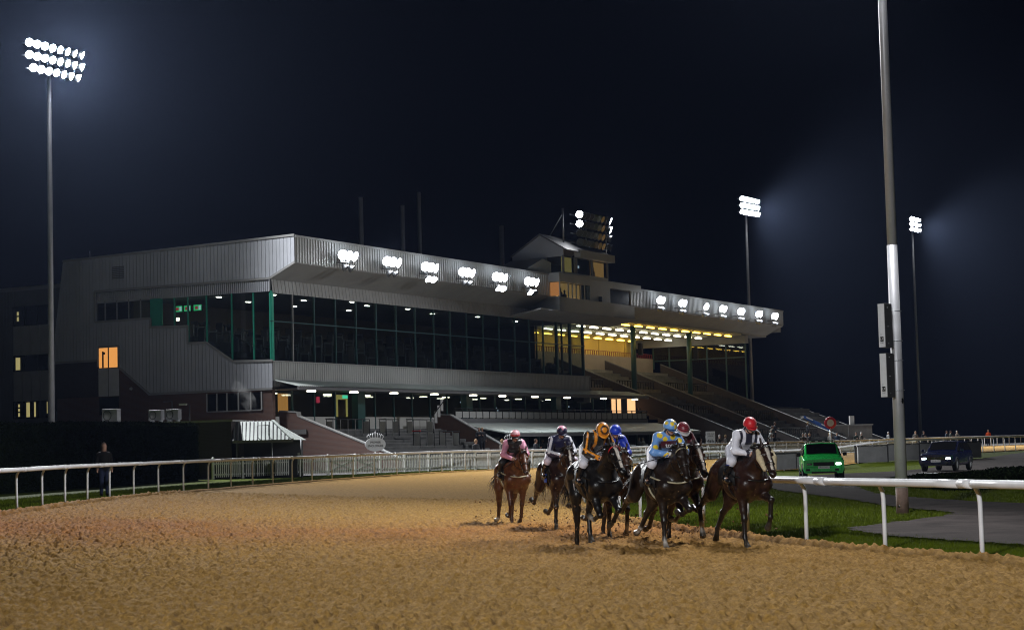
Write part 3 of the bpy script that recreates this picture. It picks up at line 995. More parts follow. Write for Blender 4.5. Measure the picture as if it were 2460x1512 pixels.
# ledge of ribbed sheet below the glass
u = 0.0
while u < 44.5:
    u1 = min(u + 5.0, 44.7)
    gs(ribbed(u + .01, u1 - .01, 1.80, 6.0, 7.52, .25, .035), 'ledge_panel', 'clad_front'); u = u1
gs(MB().box(-.05, 44.75, 1.70, 2.0, 7.52, 7.60), 'ledge_coping', 'flash')
gs(MB().box(.0, 44.7, 1.86, 2.3, 5.9, 7.5), 'ledge_backing', 'clad_dark')
gs(MB().box(44.7, 44.9, 1.75, 9, 5.4, 7.6), 'ledge_end', 'clad_dark')
# --- interior of the hall: tiers, back wall, ceiling, tables, small ceiling lamps
mb = MB()
for k in range(7):
    mb.box(.4, 44.0, 2.2 + k * 1.35, 2.2 + (k + 1) * 1.35, 7.0, 7.5 + k * .40)
mb.box(.4, 44.0, 11.6, 12.4, 7.0, 10.2)
gs(mb, 'hall_tier', 'dark')
gs(MB().box(.3, 44.0, 13.2, 13.4, 7.2, 12.4), 'hall_wall', 'tan_wall')
gs(MB().box(.25, 44.2, 2.0, 18, 12.05, 12.2), 'hall_ceiling', 'soffit')
gs(MB().box(44.2, 44.3, 2.1, 13, 5.5, 7.9), 'hall_wall', 'dark')
gs(MB().box(44.2, 44.3, 6.6, 13.2, 7.9, 12.05), 'hall_wall', 'dark')
for k in range(7):
    for j in range(16):
        u = 1.8 + j * 2.7 + (k % 2) * .6
        z = 7.5 + k * .40; v = 2.9 + k * 1.35
        gs(MB().box(u - .45, u + .45, v - .3, v + .3, z + .68, z + .73).box(u - .04, u + .04, v - .04, v + .04, z, z + .68).box(u - .7, u - .56, v - .25, v + .25, z, z + .85).box(u + .56, u + .7, v - .25, v + .25, z, z + .85), 'table', 'clad_dark') if (j + k) % 3 else None
for (u, v) in [(3.2, 4.0), (8.3, 5.2), (11.8, 3.6), (15.2, 4.6), (20, 4.2), (25.5, 5.4), (31, 4.6), (38, 5), (2.0, 7.5), (6.5, 8.5), (12, 8.6), (18, 8)]:
    gs(MB().box(u - .18, u + .18, v - .08, v + .08, 12.02, 12.045), 'ceiling_lamp', 'hall_lamp')
# television screens and lamp behind the gable glass
M['screen_green'] = emis('screen_green', (.05, .9, .30), .8); M['screen_red'] = emis('screen_red', (.8, .05, .08), .6); M['screen_white'] = emis('screen_white', (.75, .85, 1), .9)
for a, b in [(11.55, 10.85), (10.75, 10.15), (9.95, 9.25)]:
    t_ = gs(MB().box(2.45, 2.52, b, a, 11.28, 11.72), 'television', 'black')
    MB().box(2.438, 2.449, b + .03, a - .03, 11.31, 11.69).build('screen', M['screen_green'], t_)
    w_ = a - b
    MB().box(2.430, 2.437, b + .12 * w_, b + .35 * w_, 11.36, 11.64).build('screen_column', M['screen_white'], t_)
    MB().box(2.430, 2.437, b + .45 * w_, b + .78 * w_, 11.40, 11.60).build('screen_picture', M['screen_red'], t_)
gs(MB().box(.6, .7, 9.72, 9.9, 10.55, 10.75), 'wall_lamp', 'warm_lamp')

# --- lower gable: brick, tall window with lit stair, windows
gs(MB().box(.0, .3, 1.9, 19.6, .2, 5.82), 'brick_wall', 'brick')
gs(MB().box(.02, .32, 14.3, 19.7, 5.0, 8.24), 'brick_wall', 'brick_dark')
gs(MB().prism([(11.7, 5.8), (14.2, 5.8), (14.2, 7.7)], 'x', .03, .3), 'brick_wall', 'brick')
gs(MB().box(-.06, .0, 14.22, 15.93, 5.83, 7.66), 'infill_panel', 'white')
gs(MB().box(-.075, -.061, 15.05, 15.10, 5.83, 7.66), 'panel_joint', 'clad_dark')
gs(MB().box(-.02, .03, 14.25, 15.9, 7.72, 9.05), 'window_glow', 'win_orange')
gs(MB().box(-.05, -.021, 15.05, 15.13, 7.72, 9.05).box(-.05, -.021, 15.5, 15.62, 7.72, 8.8).box(-.05, -.021, 15.38, 15.5, 8.6, 8.75), 'window_bar', 'black')
gs(MB().box(-.04, .0, 14.25, 15.9, 4.6, 5.78), 'dark_window', 'gloss_black')
_w = gs(MB().box(-.03, .02, 2.7, 7.0, 4.58, 5.66), 'dark_window', 'gloss_black')
for v in (2.7, 3.55, 4.5, 5.4, 6.2, 7.0):
    MB().box(-.06, -.031, v - .05, v + .05, 4.55, 5.7).build('frame_bar', M['panel'], _w)
MB().box(-.06, -.031, 2.7, 7.0, 4.5, 4.58).build('sill', M['flash'], _w)
gs(MB().lathe([(.0, .12), (.09, .09), (.12, 0)], 10, Matrix.Translation((-.02, 13.2, 6.25)) @ Matrix.Rotation(-math.pi / 2, 4, 'Y')), 'bulkhead_lamp', 'panel')
gs(MB().tube([(-.3, 9.6, 4.0), (-.3, 9.6, 5.3), (-.3, 10.3, 5.3)], .03, 6), 'flue_pipe', 'steel')

# --- awning with lamps and the concourse behind it
u = -.02
while u < 52.3:
    u1 = min(u + 5.2, 52.4)
    n = max(1, round((u1 - u) / .22)); w = (u1 - u - .02) / n
    P = []
    for k in range(n):
        a = u + .01 + k * w
        P += [(a, 0), (a + w * .4, 0), (a + w * .5, .05), (a + w * .9, .05)]
    P.append((u1 - .01, 0))
    mb = MB(); m = len(P)
    mb.add([(p[0], -.15, 5.92 + p[1]) for p in P] + [(p[0], 1.78, 6.36 + p[1]) for p in P], [(i, i + 1, m + i + 1, m + i) for i in range(m - 1)])
    gs(mb, 'awning_sheet', 'roof_pale'); u = u1
gs(MB().box(-.05, 52.4, -.14, -.05, 5.72, 5.90), 'awning_beam', 'clad_dark')
gs(MB().box(.6, 52.3, .0, 3.0, 5.80, 5.86), 'awning_ceiling', 'clad_dark')
for a in (1.95, 6.8, 11.7, 17.0, 22.5, 26.9, 32.1, 37.6, 44.3, 50.5):
    L_ = gs(MB().box(a - .34, a + .34, .2, .4, 5.70, 5.80), 'awning_lamp', 'flash')
    MB().box(a - .3, a + .3, .16, .44, 5.615, 5.699).build('lamp_tube', M['tube_white'], L_)
for a in (2.6, 8.8, 13.6, 21.2, 24.4, 30, 35.8, 41, 47.4):
    gs(MB().box(a - .28, a + .28, 3.6, 3.9, 5.62, 5.68), 'inner_lamp', 'warm_lamp')
CF = 3.25
gs(MB().box(.6, 56, -.2, 9, CF - .3, CF), 'concourse_floor', 'step')
gs(MB().box(.5, 56, 8.8, 9.0, CF, 5.9), 'concourse_wall', 'tan_wall')
gs(MB().box(.5, 56, 3.0, 8.9, 5.86, 5.92), 'concourse_ceiling', 'soffit')
a = 1.2
i = 0
while a < 51:
    w = 2.45
    door = i in (3, 8)
    if not door:
        gs(MB().box(a + .06, a + w - .06, 2.95, 3.03, CF, CF + .88), 'dado_panel', 'panel')
    gs(MB().box(a + .06, a + w - .06, 3.0, 3.01, CF + (.9 if not door else .02), 5.82), 'glass_pane', 'glass')
    gs(MB().box(a - .05, a + .05, 2.93, 3.06, CF, 5.86), 'mullion', 'dkgreen')
    a += w; i += 1
for a in (10.9, 25.6, 40.2): gs(MB().box(a - .45, a + .45, 2.4, 2.9, .8, 5.84), 'column', 'dkgreen')
gs(MB().box(2.2, 3.3, 3.06, 3.08, 4.45, 5.62), 'window_glow', 'win_orange')
gs(MB().box(8.7, 10.3, 3.12, 3.14, 4.15, 5.62), 'window_glow', 'win_yellow')
gs(MB().box(9.1, 10.0, 3.09, 3.11, 4.15, 5.3), 'inner_door', mat('door_wood', (.20, .09, .03), .5))
M['exit_green'] = emis('exit_sign_green', (.1, .9, .5), 1.6)
gs(MB().box(9.6, 10.2, 3.05, 3.08, 5.38, 5.6), 'exit_sign', 'exit_green')
gs(MB().box(6.3, 6.62, 2.88, 2.94, 5.05, 5.45), 'red_notice', emis('red_notice', (.8, .05, .12), .3))
for a, b in [(51.5, 52.3), (52.7, 53.4), (54.8, 56.4)]:
    gs(MB().box(a, b, 3.0, 3.05, 4.45, 5.85), 'window_glow', 'win_peach')
gs(MB().box(51.3, 56.7, 3.06, 3.1, 3.3, 5.95), 'opening_wall', 'dark')
# fittings glinting behind the windows
for (a, z) in [(12.2, 5.2), (26.0, 5.3), (26.4, 4.8), (31.5, 4.9), (31.7, 4.7), (44, 5.1)]:
    gs(MB().lathe([(0, .06), (.05, .03), (.06, -.03), (0, -.06)], 8, Matrix.Translation((a, 3.4, z))), 'bar_lamp', 'screen_white')

# --- lower terrace of steps between brick parapets
nst = 11
for k in range(nst):
    v1 = .3 - k * .62; v0 = v1 - .62; z = CF - .1 - k * .225
    s_ = gs(MB().box(1.25, 17.0, v0, v1, BASE - .2, z), 'terrace_step', 'step')
    MB().box(1.25, 17.0, v0 - .012, v0 + .05, z + .003, z + .015).build('nosing', M['step_edge'], s_)


def parapet(u0, u1, pts, matl='brick', cap='flash'):
    """Sloping side wall; pts: (v,z) along its top."""
    poly = [(pts[0][0], BASE - .3)] + pts + [(pts[-1][0], BASE - .3)]
    p_ = gs(MB().prism(poly, 'x', u0, u1), 'parapet', matl)
    mb = MB()
    for a, b in zip(pts[:-1], pts[1:]):
        mb.bar(((u0 + u1) / 2, a[0], a[1] + .03), ((u0 + u1) / 2, b[0], b[1] + .03), u1 - u0 + .06, .07)
    mb.build('coping', M[cap], p_)


parapet(.7, 1.05, [(1.9, 4.42), (.55, 4.30), (.5, 4.06), (-5.7, 1.78), (-7.2, 1.15)], 'brick')
parapet(17.0, 17.4, [(.4, 4.22), (-.9, 4.15), (-5.2, 1.85), (-7.2, 1.1)], 'brick')
# handrail frames with pale end panels on the terrace (crush barriers)
def barrier(u0, u1, v, z, red=False):
    g_ = gs(MB().tube([(u0, v, z + .02), (u0, v, z + 1.1), (u1, v, z + 1.1), (u1, v, z + .02)], .03, 6).tube([(u0, v + .5, z + .2), (u0, v + .5, z + 1.1), (u1, v + .5, z + 1.1), (u1, v + .5, z + .2)], .03, 6), 'crush_barrier', 'black')
    MB().box(u0 - .025, u0 + .025, v + .05, v + .45, z + .2, z + .98).build('end_panel', M['panel'], g_)
    MB().box(u1 - .025, u1 + .025, v + .05, v + .45, z + .2, z + .98).build('end_panel', M['panel'], g_)
    mb = MB()
    n = max(1, int((u1 - u0) / .7))
    for k in range(1, n): mb.box(u0 + (u1 - u0) * k / n - .015, u0 + (u1 - u0) * k / n + .015, v - .015, v + .015, z, z + 1.1)
    if n > 1: mb.build('upright', M['flash'], g_)
    MB().box(u0 - .06, u0 + .06, v - .04, v + .55, z + 1.11, z + 1.17).build('top_bar', M['red'] if red else M['steel'], g_)


barrier(2.4, 6.6, -1.0, 2.75); barrier(8.6, 10.2, -1.0, 2.75); barrier(12.0, 14.6, -1.0, 2.75)
barrier(8.9, 10.7, -3.4, 1.9, True); barrier(12.2, 14.0, -3.4, 1.9)
# short stair with panelled rail at the top right
for k in range(4):
    z = 3.2 + k * .42
    gs(MB().box(14.9 + k * .42, 15.25 + k * .42, -.7, -.66, z, z + .8), 'stair_panel', 'panel')
gs(MB().bar((14.8, -.72, 3.95), (16.7, -.72, 5.75 - .5), .05), 'handrail', 'black')
# --- balustrade of pale panels above the betting hall
for k in range(33):
    a = 17.6 + k * .98
    gs(MB().box(a + .05, a + .93, -1.02, -.98, 3.98, 4.42), 'balustrade_panel', 'panel')
mb = MB()
for k in range(34): mb.box(17.6 + k * .98 - .03, 17.6 + k * .98 + .03, -1.04, -.96, 3.6, 4.6)
mb.tube([(17.5, -1, 4.62), (50.0, -1, 4.62)], .035, 6).tube([(17.5, -1, 4.46), (50.0, -1, 4.46)], .025, 6)
gs(mb, 'balustrade_frame', 'black')
gs(MB().box(17.4, 50.0, -1.1, .0, 3.55, 3.93), 'balcony_edge', 'clad_dark')
# --- betting hall with a pale sloping roof in front
a = 17.42
while a < 51.5:
    b = min(a + 3.4, 51.8)
    gs(MB().prism([(-1.12, 3.60), (-5.2, 2.84), (-5.2, 2.76), (-1.12, 3.50)], 'x', a + .01, b - .01), 'roof_sheet', 'roof_pale'); a = b
gs(MB().box(17.45, 51.7, -5.15, -5.05, 2.55, 2.75), 'eaves_beam', 'clad_dark')
gs(MB().box(17.45, 51.7, -1.6, -1.4, BASE - .2, 3.4), 'betting_hall_wall', 'dark')
a = 17.8; i = 0
while a < 51:
    gs(MB().box(a, a + .12, -3.62, -3.5, BASE - .2, 2.9), 'mullion', 'dkgreen')
    gs(MB().box(a + .14, a + 2.3, -3.56, -3.55, BASE, 2.8), 'glass_pane', 'glass')
    if i in (1, 2, 5, 9): gs(MB().box(a + .3, a + 1.1, -3.5, -3.46, 1.6, 2.5), 'poster', 'panel')
    if i == 6: gs(MB().box(a + .3, a + 1.3, -3.5, -3.46, 1.4, 2.7), 'poster', mat('orange_poster', (.45, .20, .06), .6))
    a += 2.44; i += 1

# --- rooms on the roof: lower and upper control boxes
gs(MB().box(34.4, 36.2, -.9, 1.6, 12.35, 13.5).box(34.4, 44.3, -.9, 1.6, 12.352, 13.52).box(34.4, 49.0, -.6, 1.6, 12.36, 13.55), 'control_room_wall', 'clad_front')
gs(MB().box(34.35, 40.0, -.95, 1.6, 14.70, 15.40), 'control_room_fascia', 'clad_front')
gs(MB().box(40.0, 44.9, -.3, 1.6, 13.5, 15.42), 'control_room_wall', 'clad_front')
gs(MB().box(42.7, 43.25, -.33, -.301, 13.4, 14.05), 'recessed_window', 'gloss_black')
gs(MB().box(44.9, 51.25, -.25, .3, 14.9, 15.46), 'control_room_fascia', 'clad_front')
gs(MB().box(44.9, 49.25, .02, .1, 13.72, 14.9), 'dark_window', 'gloss_black')
gs(MB().prism([(-.9, 12.35), (1.8, 11.9), (1.8, 12.0), (-.9, 12.45)], 'x', 31.2, 49.0), 'soffit', 'soffit')
gs(MB().box(34.6, 38.7, -.52, -.5, 13.56, 14.66), 'window_glow', emis('control_room_glow', (1.0, .55, .18), .42))
gs(MB().box(34.41, 34.45, -.85, -.1, 13.6, 14.65), 'window_glow', emis('side_glow', (1.0, .42, .12), .28))
gs(MB().box(34.5, 39.9, -.88, -.87, 13.55, 14.68), 'glass_pane', 'glass')
for a in (34.5, 36.0, 36.7, 37.4, 38.2, 38.9, 39.9): gs(MB().box(a - .04, a + .04, -.92, -.84, 13.52, 14.72), 'window_bar', 'clad_front')
gs(MB().box(38.75, 39.85, -.6, -.5, 13.5, 14.7), 'blind', 'clad_dark')
for a, z in [(35.0, .75), (35.7, .62)]:
    gs(MB().lathe([(0, z), (.1, z - .04), (.12, z - .16), (.08, z - .28), (.24, z - .4), (.26, 0)], 8, Matrix.Translation((a, -.68, 13.5)) @ Matrix.Scale(.6, 4, (0, 1, 0))), 'seated_figure', 'black')
# upper box
gs(MB().box(36.0, 44.2, -.5, 3.6, 15.35, 15.62), 'commentary_box_wall', 'clad_front')
gs(MB().prism([(-.5, 16.85), (-.5, 17.46), (1.56, 18.62), (4.1, 17.1), (4.1, 15.2), (1.0, 15.4), (1.0, 16.85)], 'x', 36.0, 36.15), 'commentary_box_gable', 'clad')
gs(MB().prism([(-.9, 17.25), (1.56, 18.66), (4.2, 17.05), (4.2, 17.15), (1.56, 18.78), (-.9, 17.37)], 'x', 35.9, 44.7), 'commentary_box_roof', 'clad_dark')
gs(MB().box(38.2, 44.65, -.95, -.4, 16.92, 17.52), 'commentary_box_fascia', 'clad_front')
gs(MB().box(36.2, 38.0, -.22, -.2, 15.63, 16.85), 'window_glow', emis('box_glow', (1.0, .72, .22), .26))
gs(MB().box(36.0, 36.1, -.5, 2.6, 15.62, 16.85), 'glass_pane', 'glass')
gs(MB().box(36.1, 44.1, -.48, -.47, 15.62, 16.9), 'glass_pane', 'glass')
for a, w in [(36.05, .1), (38.2, .25), (41.2, .16), (44.1, .12)]: gs(MB().box(a - w, a + w, -.52, -.4, 15.6, 16.92), 'window_bar', 'clad_dark')
gs(MB().box(38.4, 41.1, -.3, -.28, 15.6, 16.9), 'blind', 'dark')
gs(MB().box(38.9, 39.1, -.36, -.32, 16.1, 16.3), 'desk_lamp', 'screen_white')
gs(MB().box(41.4, 43.95, -.22, -.2, 15.63, 16.85), 'window_glow', emis('box_glow_orange', (1.0, .5, .15), .40))
gs(MB().lathe([(0, .8), (.1, .76), (.12, .64), (.08, .52), (.24, .4), (.26, 0)], 8, Matrix.Translation((41.7, -.33, 15.6)) @ Matrix.Scale(.4, 4, (0, 1, 0))), 'seated_figure', 'black')
# low link roofs beside the boxes
gs(MB().prism([(33.2, 15.3), (36.0, 15.3), (36.0, 16.4), (34.6, 16.6), (31.5, 15.5)], 'y', .6, 3.5), 'link_roof', 'clad_front')
# flues
for u_, zt, r_ in [(21.4, 20.8, .16), (27.3, 20.8, .15), (29.8, 22.1, .15), (43.2, 20.7, .2)]:
    gs(MB().tube([(u_, 9, 14.8), (u_, 9, zt)], r_, 10), 'flue', 'pole')
gs(MB().tube([(.3, 16.9, 14.9), (.3, 16.9, 15.6)], .03, 6), 'aerial', 'steel')

# --- open terrace under the cantilever roof (u 45..81)
gs(MB().box(44.3, 80.2, 2.0, 15.0, 12.50, 12.7), 'terrace_ceiling', mat('cream_ceiling', (.58, .54, .38), .7, 0, .3, .1, .5))
gs(MB().box(50.0, 80.3, 14.0, 14.2, 8.9, 12.5), 'terrace_back_wall', 'cream')
for a in (54, 60, 66, 72, 78): gs(MB().box(a - .12, a + .12, 13.9, 13.999, 10.8, 12.4), 'wall_pier', 'cream')
gs(MB().box(50, 80.3, 11.9, 12.1, 8.0, 10.55), 'upper_walkway_wall', 'tan_wall')
mb = MB()
for k in range(60): mb.box(52 + k * .48, 52.05 + k * .48, 12.0, 12.05, 10.55, 10.98)
mb.tube([(50, 12.02, 11.0), (80.3, 12.02, 11.0)], .03, 6)
gs(mb, 'walkway_railing', mat('dull_red_paint', (.25, .03, .03), .5))
for row, (vv, mt) in enumerate([(2.35, 'tube_amber'), (5.9, 'tube_white'), (9.6, 'tube_white'), (12.9, 'tube_amber')]):
    for k in range(11):
        a = 50.8 + k * 2.66 + row * .9
        if a > 79.6: continue
        L_ = gs(MB().box(a - .75, a + .75, vv - .14, vv + .14, 12.44, 12.499), 'strip_light', 'flash')
        MB().box(a - .7, a + .7, vv - .09, vv + .09, 12.28, 12.36).build('lamp_tube', M[mt], L_)
for a in (58.5, 71.4):
    gs(MB().tube([(a, 4, 5.9), (a, 4, 12.5)], .25, 10), 'column', 'dkgreen')
    gs(MB().box(a + .3, a + .62, 3.3, 3.7, 9.9, 11.0), 'loudspeaker', 'black')
# steps of the open terrace
for k in range(24):
    v1 = 11.2 - k * .84; z = 9.0 - k * .345
    gs(MB().box(57.0 if v1 - .84 < 3.2 else 45.2, 81.0, v1 - .84, v1, max(z - 1.2, BASE - .3), z), 'terrace_step', 'concrete' if k % 6 == 0 else 'step')
for a in (45.6, 56.6, 67.4, 80.6):
    pts = [(11.2, 9.95), (-8.4, 1.85)] if a > 50 else [(11.2, 9.95), (3.1, 6.6)]
    poly = [(pts[0][0], 8.4), pts[0], pts[1], (pts[1][0], .3 if a > 50 else 5.9)]
    p_ = gs(MB().prism(poly, 'x', a, a + .3), 'parapet', 'brick_dark')
    MB().bar((a + .15, pts[0][0], pts[0][1] + .03), (a + .15, pts[1][0], pts[1][1] + .03), .36, .07).build('coping', M['step'], p_)
for a, b, v in [(47, 55, 5.5), (58, 66, 5.5), (69, 79, 5.5), (58, 66, -.5), (69, 79, -1.5), (58, 66, -6), (69, 79, -6)]:
    z = 9.0 - (11.2 - v) / .84 * .345
    mb = MB().tube([(a, v, z + 1.0), (b, v, z + 1.0)], .04, 6)
    n = int((b - a) / .55)
    for k in range(n + 1): mb.box(a + (b - a) * k / n - .03, a + (b - a) * k / n + .03, v - .03, v + .03, z - .1, z + 1.0)
    gs(mb, 'terrace_railing', 'black')
# end screen of glass
_b = [2.0, 4.1, 6.2, 8.3, 10.4, 12.2]
for i, v in enumerate(_b):
    zb = 9.0 - (11.2 - v) / .84 * .345 + .9
    gs(MB().box(81.1, 81.25, v - .07, v + .07, zb - .8, 11.75), 'mullion', 'dkgreen')
    if i < 5:
        v2 = _b[i + 1]; zb2 = 9.0 - (11.2 - v2) / .84 * .345 + .9
        gs(MB().prism([(v + .07, zb), (v2 - .07, zb2), (v2 - .07, 11.7), (v + .07, 11.7)], 'x', 81.15, 81.17), 'glass_pane', 'glass')
gs(MB().box(80.5, 81.3, 1.7, 14.0, 11.72, 12.5), 'roof_beam', 'soffit')
gs(MB().box(81.1, 81.2, 2.0, 12.2, 10.3, 10.4), 'transom', 'dkgreen')
# lower side terrace beyond the end
for k in range(10):
    v1 = 2.5 - k * 1.1; z = 5.2 - k * .45
    gs(MB().box(81.5, 98, v1 - 1.1, v1, max(.2, z - 1.4), z), 'terrace_step', 'step')
parapet(98, 98.4, [(6, 5.6), (2.5, 5.3), (-8.5, 1.1)], 'brick_dark', 'step')
gs(MB().box(84, 97.5, 2.6, 9, .3, 5.3), 'end_block', 'dark')
# left rear wing
wing = tag(empty('rear_wing', (-13.441, 115.0, 0), R(61.5)), 'dark clad wing with a column of lit windows at the far left', 'building')
MB().box(1.0, 20, 19.85, 34, .2, 13.4).build('wall', M['clad_dark'], wing)
MB().box(.9, 20, 19.8, 34.1, 13.4, 13.65).build('roof_edge', M['flash'], wing)
for k in range(46):
    a = 19.9 + k * .3
    if 21.0 < a < 24.4: continue
    MB().box(.955, .999, a + .01, a + .29, .8, 13.38).build('cladding_panel', M['clad'] if False else M['clad_dark'], wing)
for z0, z1 in [(10.97, 12.3), (7.85, 8.93), (4.6, 5.78)]:
    w_ = MB().box(.93, .99, 21.1, 24.4, z0, z1).build('window', M['gloss_black'], wing)
    for v in (21.15, 22.2, 23.3, 24.35): MB().box(.90, .929, v - .04, v + .04, z0, z1).build('frame_bar', M['black'], w_)
for z0, z1 in [(8.95, 10.95), (5.8, 7.83)]:
    for k in range(4):
        MB().box(.90, .98, 21.12 + k * .82, 21.88 + k * .82, z0, z1).build('infill_panel', M['panel'], wing)
M['win_dim'] = emis('window_glow_dim', (1.0, .85, .35), .32)
for (v0, v1, z0, z1) in [(23.85, 24.02, 11.7, 11.95), (23.85, 24.02, 11.3, 11.6), (23.75, 24.15, 7.95, 8.8), (23.8, 23.95, 5.4, 5.6), (23.8, 23.95, 5.1, 5.3), (23.8, 23.95, 4.75, 5.0), (22.35, 22.5, 4.7, 5.7), (22.9, 23.2, 4.7, 5.7), (21.3, 21.35, 4.9, 5.7)]:
    MB().box(.915, .928, v0, v1, z0, z1).build('window_glow', M['win_dim'], wing)

# ================================================================ floodlights
def spot(name, loc, target, watts, col=(0.96, 0.98, 1.0), cone=100, blend=.6, size=1.0, parent=None):
    L = bpy.data.lights.new(name, 'SPOT')
    L.energy = watts * FLOOD
    L.color = col
    L.spot_size = R(cone)
    L.spot_blend = blend
    L.shadow_soft_size = size
    o = bpy.data.objects.new(name, L)
    COL.objects.link(o)
    d = (Vector(target) - Vector(loc)).normalized()
    o.location = loc
    o.rotation_euler = d.to_track_quat('-Z', 'Y').to_euler()
    return o


_BOWL = [(.0, -.34), (.07, -.32), (.16, -.24), (.235, -.12), (.27, -.01), (.275, .01), (.262, .012)]
_bowl_mesh = {}


def lamp_head(root, loc, target, lit=True, r=1.0):
    """One floodlamp: spun reflector bowl and its lens."""
    m = aim(loc, target) @ Matrix.Scale(r, 4)
    if 'b' not in _bowl_mesh:
        mb = MB().lathe(_BOWL, 14)
        o = mb.build('reflector', M['steel']); _bowl_mesh['b'] = o.data; bpy.data.objects.remove(o)
        P, F_ = disc(.255, 16, None, .004)
        o = MB().add(P, F_).build('lens', M['lamp_white']); _bowl_mesh['l'] = o.data; bpy.data.objects.remove(o)
        o = MB().add(P, F_).build('lens', mat('unlit_lens', (.05, .05, .055), .08, 0, .8)); _bowl_mesh['d'] = o.data; bpy.data.objects.remove(o)
    o = link_mesh('floodlamp', _bowl_mesh['b'], root)
    o.matrix_local = root.matrix_world.inverted() @ m if root.matrix_world != Matrix() else m
    link_mesh('lens', _bowl_mesh['l' if lit else 'd'], o)
    return o


def tower(label, x, y, zt, across, face, rows, power, target, cone=115, spread=.5, r0=.2, r1=.1, base=None, lens=1.0, pitch=None, blend=.6):
    """Mast with rows of lamps on crossbars; across = crossbar direction, face = way the lamps look."""
    zb = zg1(x, y) if base is None else base
    root = tag(empty('floodlight_tower'), label, 'floodlight')
    MB().tube([(x, y, zb - .1), (x, y, (zb + zt) / 2), (x, y, zt + .9)], [r0, (r0 + r1) / 2, r1], 12).build('mast', M['pole'], root)
    ax = Vector((across[0], across[1], 0)).normalized(); fc = Vector((face[0], face[1], 0)).normalized()
    c = Vector((x, y, zt))
    for k, n in enumerate(rows):
        z = zt + (len(rows) - 1) * .37 - k * .74
        w = pitch or .58 * lens
        L = w * (n - 1)
        a = Vector((x, y, z)) - ax * (L / 2 + .2) + fc * .22; b = Vector((x, y, z)) + ax * (L / 2 + .2) + fc * .22
        MB().bar(a, b, .09).build('crossbar', M['steel'], root)
        for j in range(n):
            f = (j - (n - 1) / 2) / max(1, (n - 1) / 2)
            p = Vector((x, y, z)) + ax * (w * (j - (n - 1) / 2)) + fc * .62
            d = fc + ax * (f * spread) + Vector((0, 0, -.42 - random.uniform(0, .15)))
            lamp_head(root, p, p + d, True, lens)
    for s in (-1, 1):
        MB().bar(Vector((x, y, zt - 1.0)) + ax * 1.1 * s + fc * .24, Vector((x, y, zt + .95)) + ax * 1.1 * s + fc * .24, .05).build('upright', M['steel'], root)
    if power:
        spot('flood_beam', c + fc * 1.4 + Vector((0, 0, -.2)), target, power, cone=cone, size=1.3, blend=blend)
    return root


tower('tall floodlight mast at the far left in front of the rear wing', -27.96, 112, 26.0, (.49, .87), (.87, -.49), (8, 8, 7), 330000, (8, 52, 0), 150, .62, .22, .12, lens=.95, pitch=.66)
tower('floodlight mast standing behind the end of the grandstand roof', 26.7, 208, 28.2, (.56, .83), (.83, -.56), (8, 8, 8), 420000, (75, 160, 0), 110, .45, .24, .12, lens=1.05)
tower('most distant floodlight mast at the right, partly beside the near pole', 57.2, 262, 31.9, (.56, .83), (.83, -.56), (7, 7, 7), 520000, (110, 205, 0), 110, .45, .26, .12, lens=1.05)
tower('floodlight mast outside the bend, left of the photographer', -14, -18, 17.0, (.93, -.36), (.36, .93), (8, 8, 8), 180000, (7.0, 32, .8), 36, .4, blend=1.0)
tower('floodlight mast on the infield right of the scene, facing the grandstand', 54, 96, 25.0, (.2, .98), (-.98, .2), (8, 8, 8), 135000, (6, 112, 1), 46, .4)

# ---------------------------------------------------------------- lamps on the grandstand roof edge
_gm = Matrix.Translation((-13.441, 115.0, 0)) @ Matrix.Rotation(R(61.5), 4, 'Z')


def roof_cluster(u, n, label, low=0, first=False, power=16000):
    root = tag(empty('roof_floodlight'), label, 'floodlight', 'floodlights along the grandstand roof edge')
    pos = _gm @ Vector((u, -.5, 14.3))
    ax = (_gm.to_3x3() @ Vector((1, 0, 0))); fc = (_gm.to_3x3() @ Vector((0, -1, 0)))
    MB().bar(_gm @ Vector((u, -.03, 13.95)), _gm @ Vector((u, -.75, 13.95)), .07).bar(_gm @ Vector((u - .7, -.75, 13.95)), _gm @ Vector((u + .7, -.75, 13.95)), .06).build('bracket', M['steel'], root)
    for j in range(n):
        f = j - (n - 1) / 2
        p = _gm @ Vector((u + f * .72, -.95, 14.35))
        lamp_head(root, p, p + fc + ax * (f * .45 - .35) + Vector((0, 0, -.35)), True, 1.25)
    for j in range(2):
        p = _gm @ Vector((u + (j - .5) * .7, -.95, 13.5))
        lamp_head(root, p, p + fc * (.8 if low else 1.0) + ax * (.5 if not low else -.25) + Vector((0, 0, -.9)), bool(low > j), 1.0)
    c = _gm @ Vector((u, -1.6, 14.3))
    spot('roof_flood_beam', c, c + fc * 30 + Vector((0, 0, -17)), power, (0.88, 0.97, 1.0), 112, .6, .5)
    # light leaking sideways out of the housings on to the fascia behind
    L = bpy.data.lights.new('lamp_spill', 'POINT'); L.energy = 170 * FLOOD; L.color = (.85, .92, 1.0); L.shadow_soft_size = .25
    o = bpy.data.objects.new('lamp_spill', L); COL.objects.link(o); o.location = _gm @ Vector((u, -1.25, 14.75))
    return root


_ord = ['first', 'second', 'third', 'fourth', 'fifth', 'sixth', 'seventh']
for i, (u, n, low) in enumerate([(5.9, 3, 0), (11.2, 3, 0), (16.1, 3, 2), (21.2, 3, 0), (26.1, 3, 2), (31.1, 3, 1)]):
    roof_cluster(u - 1.25, n, '%s floodlight cluster from the gable corner on the glazed hall roof edge' % _ord[i], low)
for i, (u, n) in enumerate([(55.2, 2), (60.0, 2), (65.4, 1), (69.6, 2), (74.2, 2), (79.0, 2), (83.4, 2)]):
    roof_cluster(u - 1.25, n, '%s floodlight from the control boxes on the open terrace roof edge' % _ord[i], 0, power=13000)
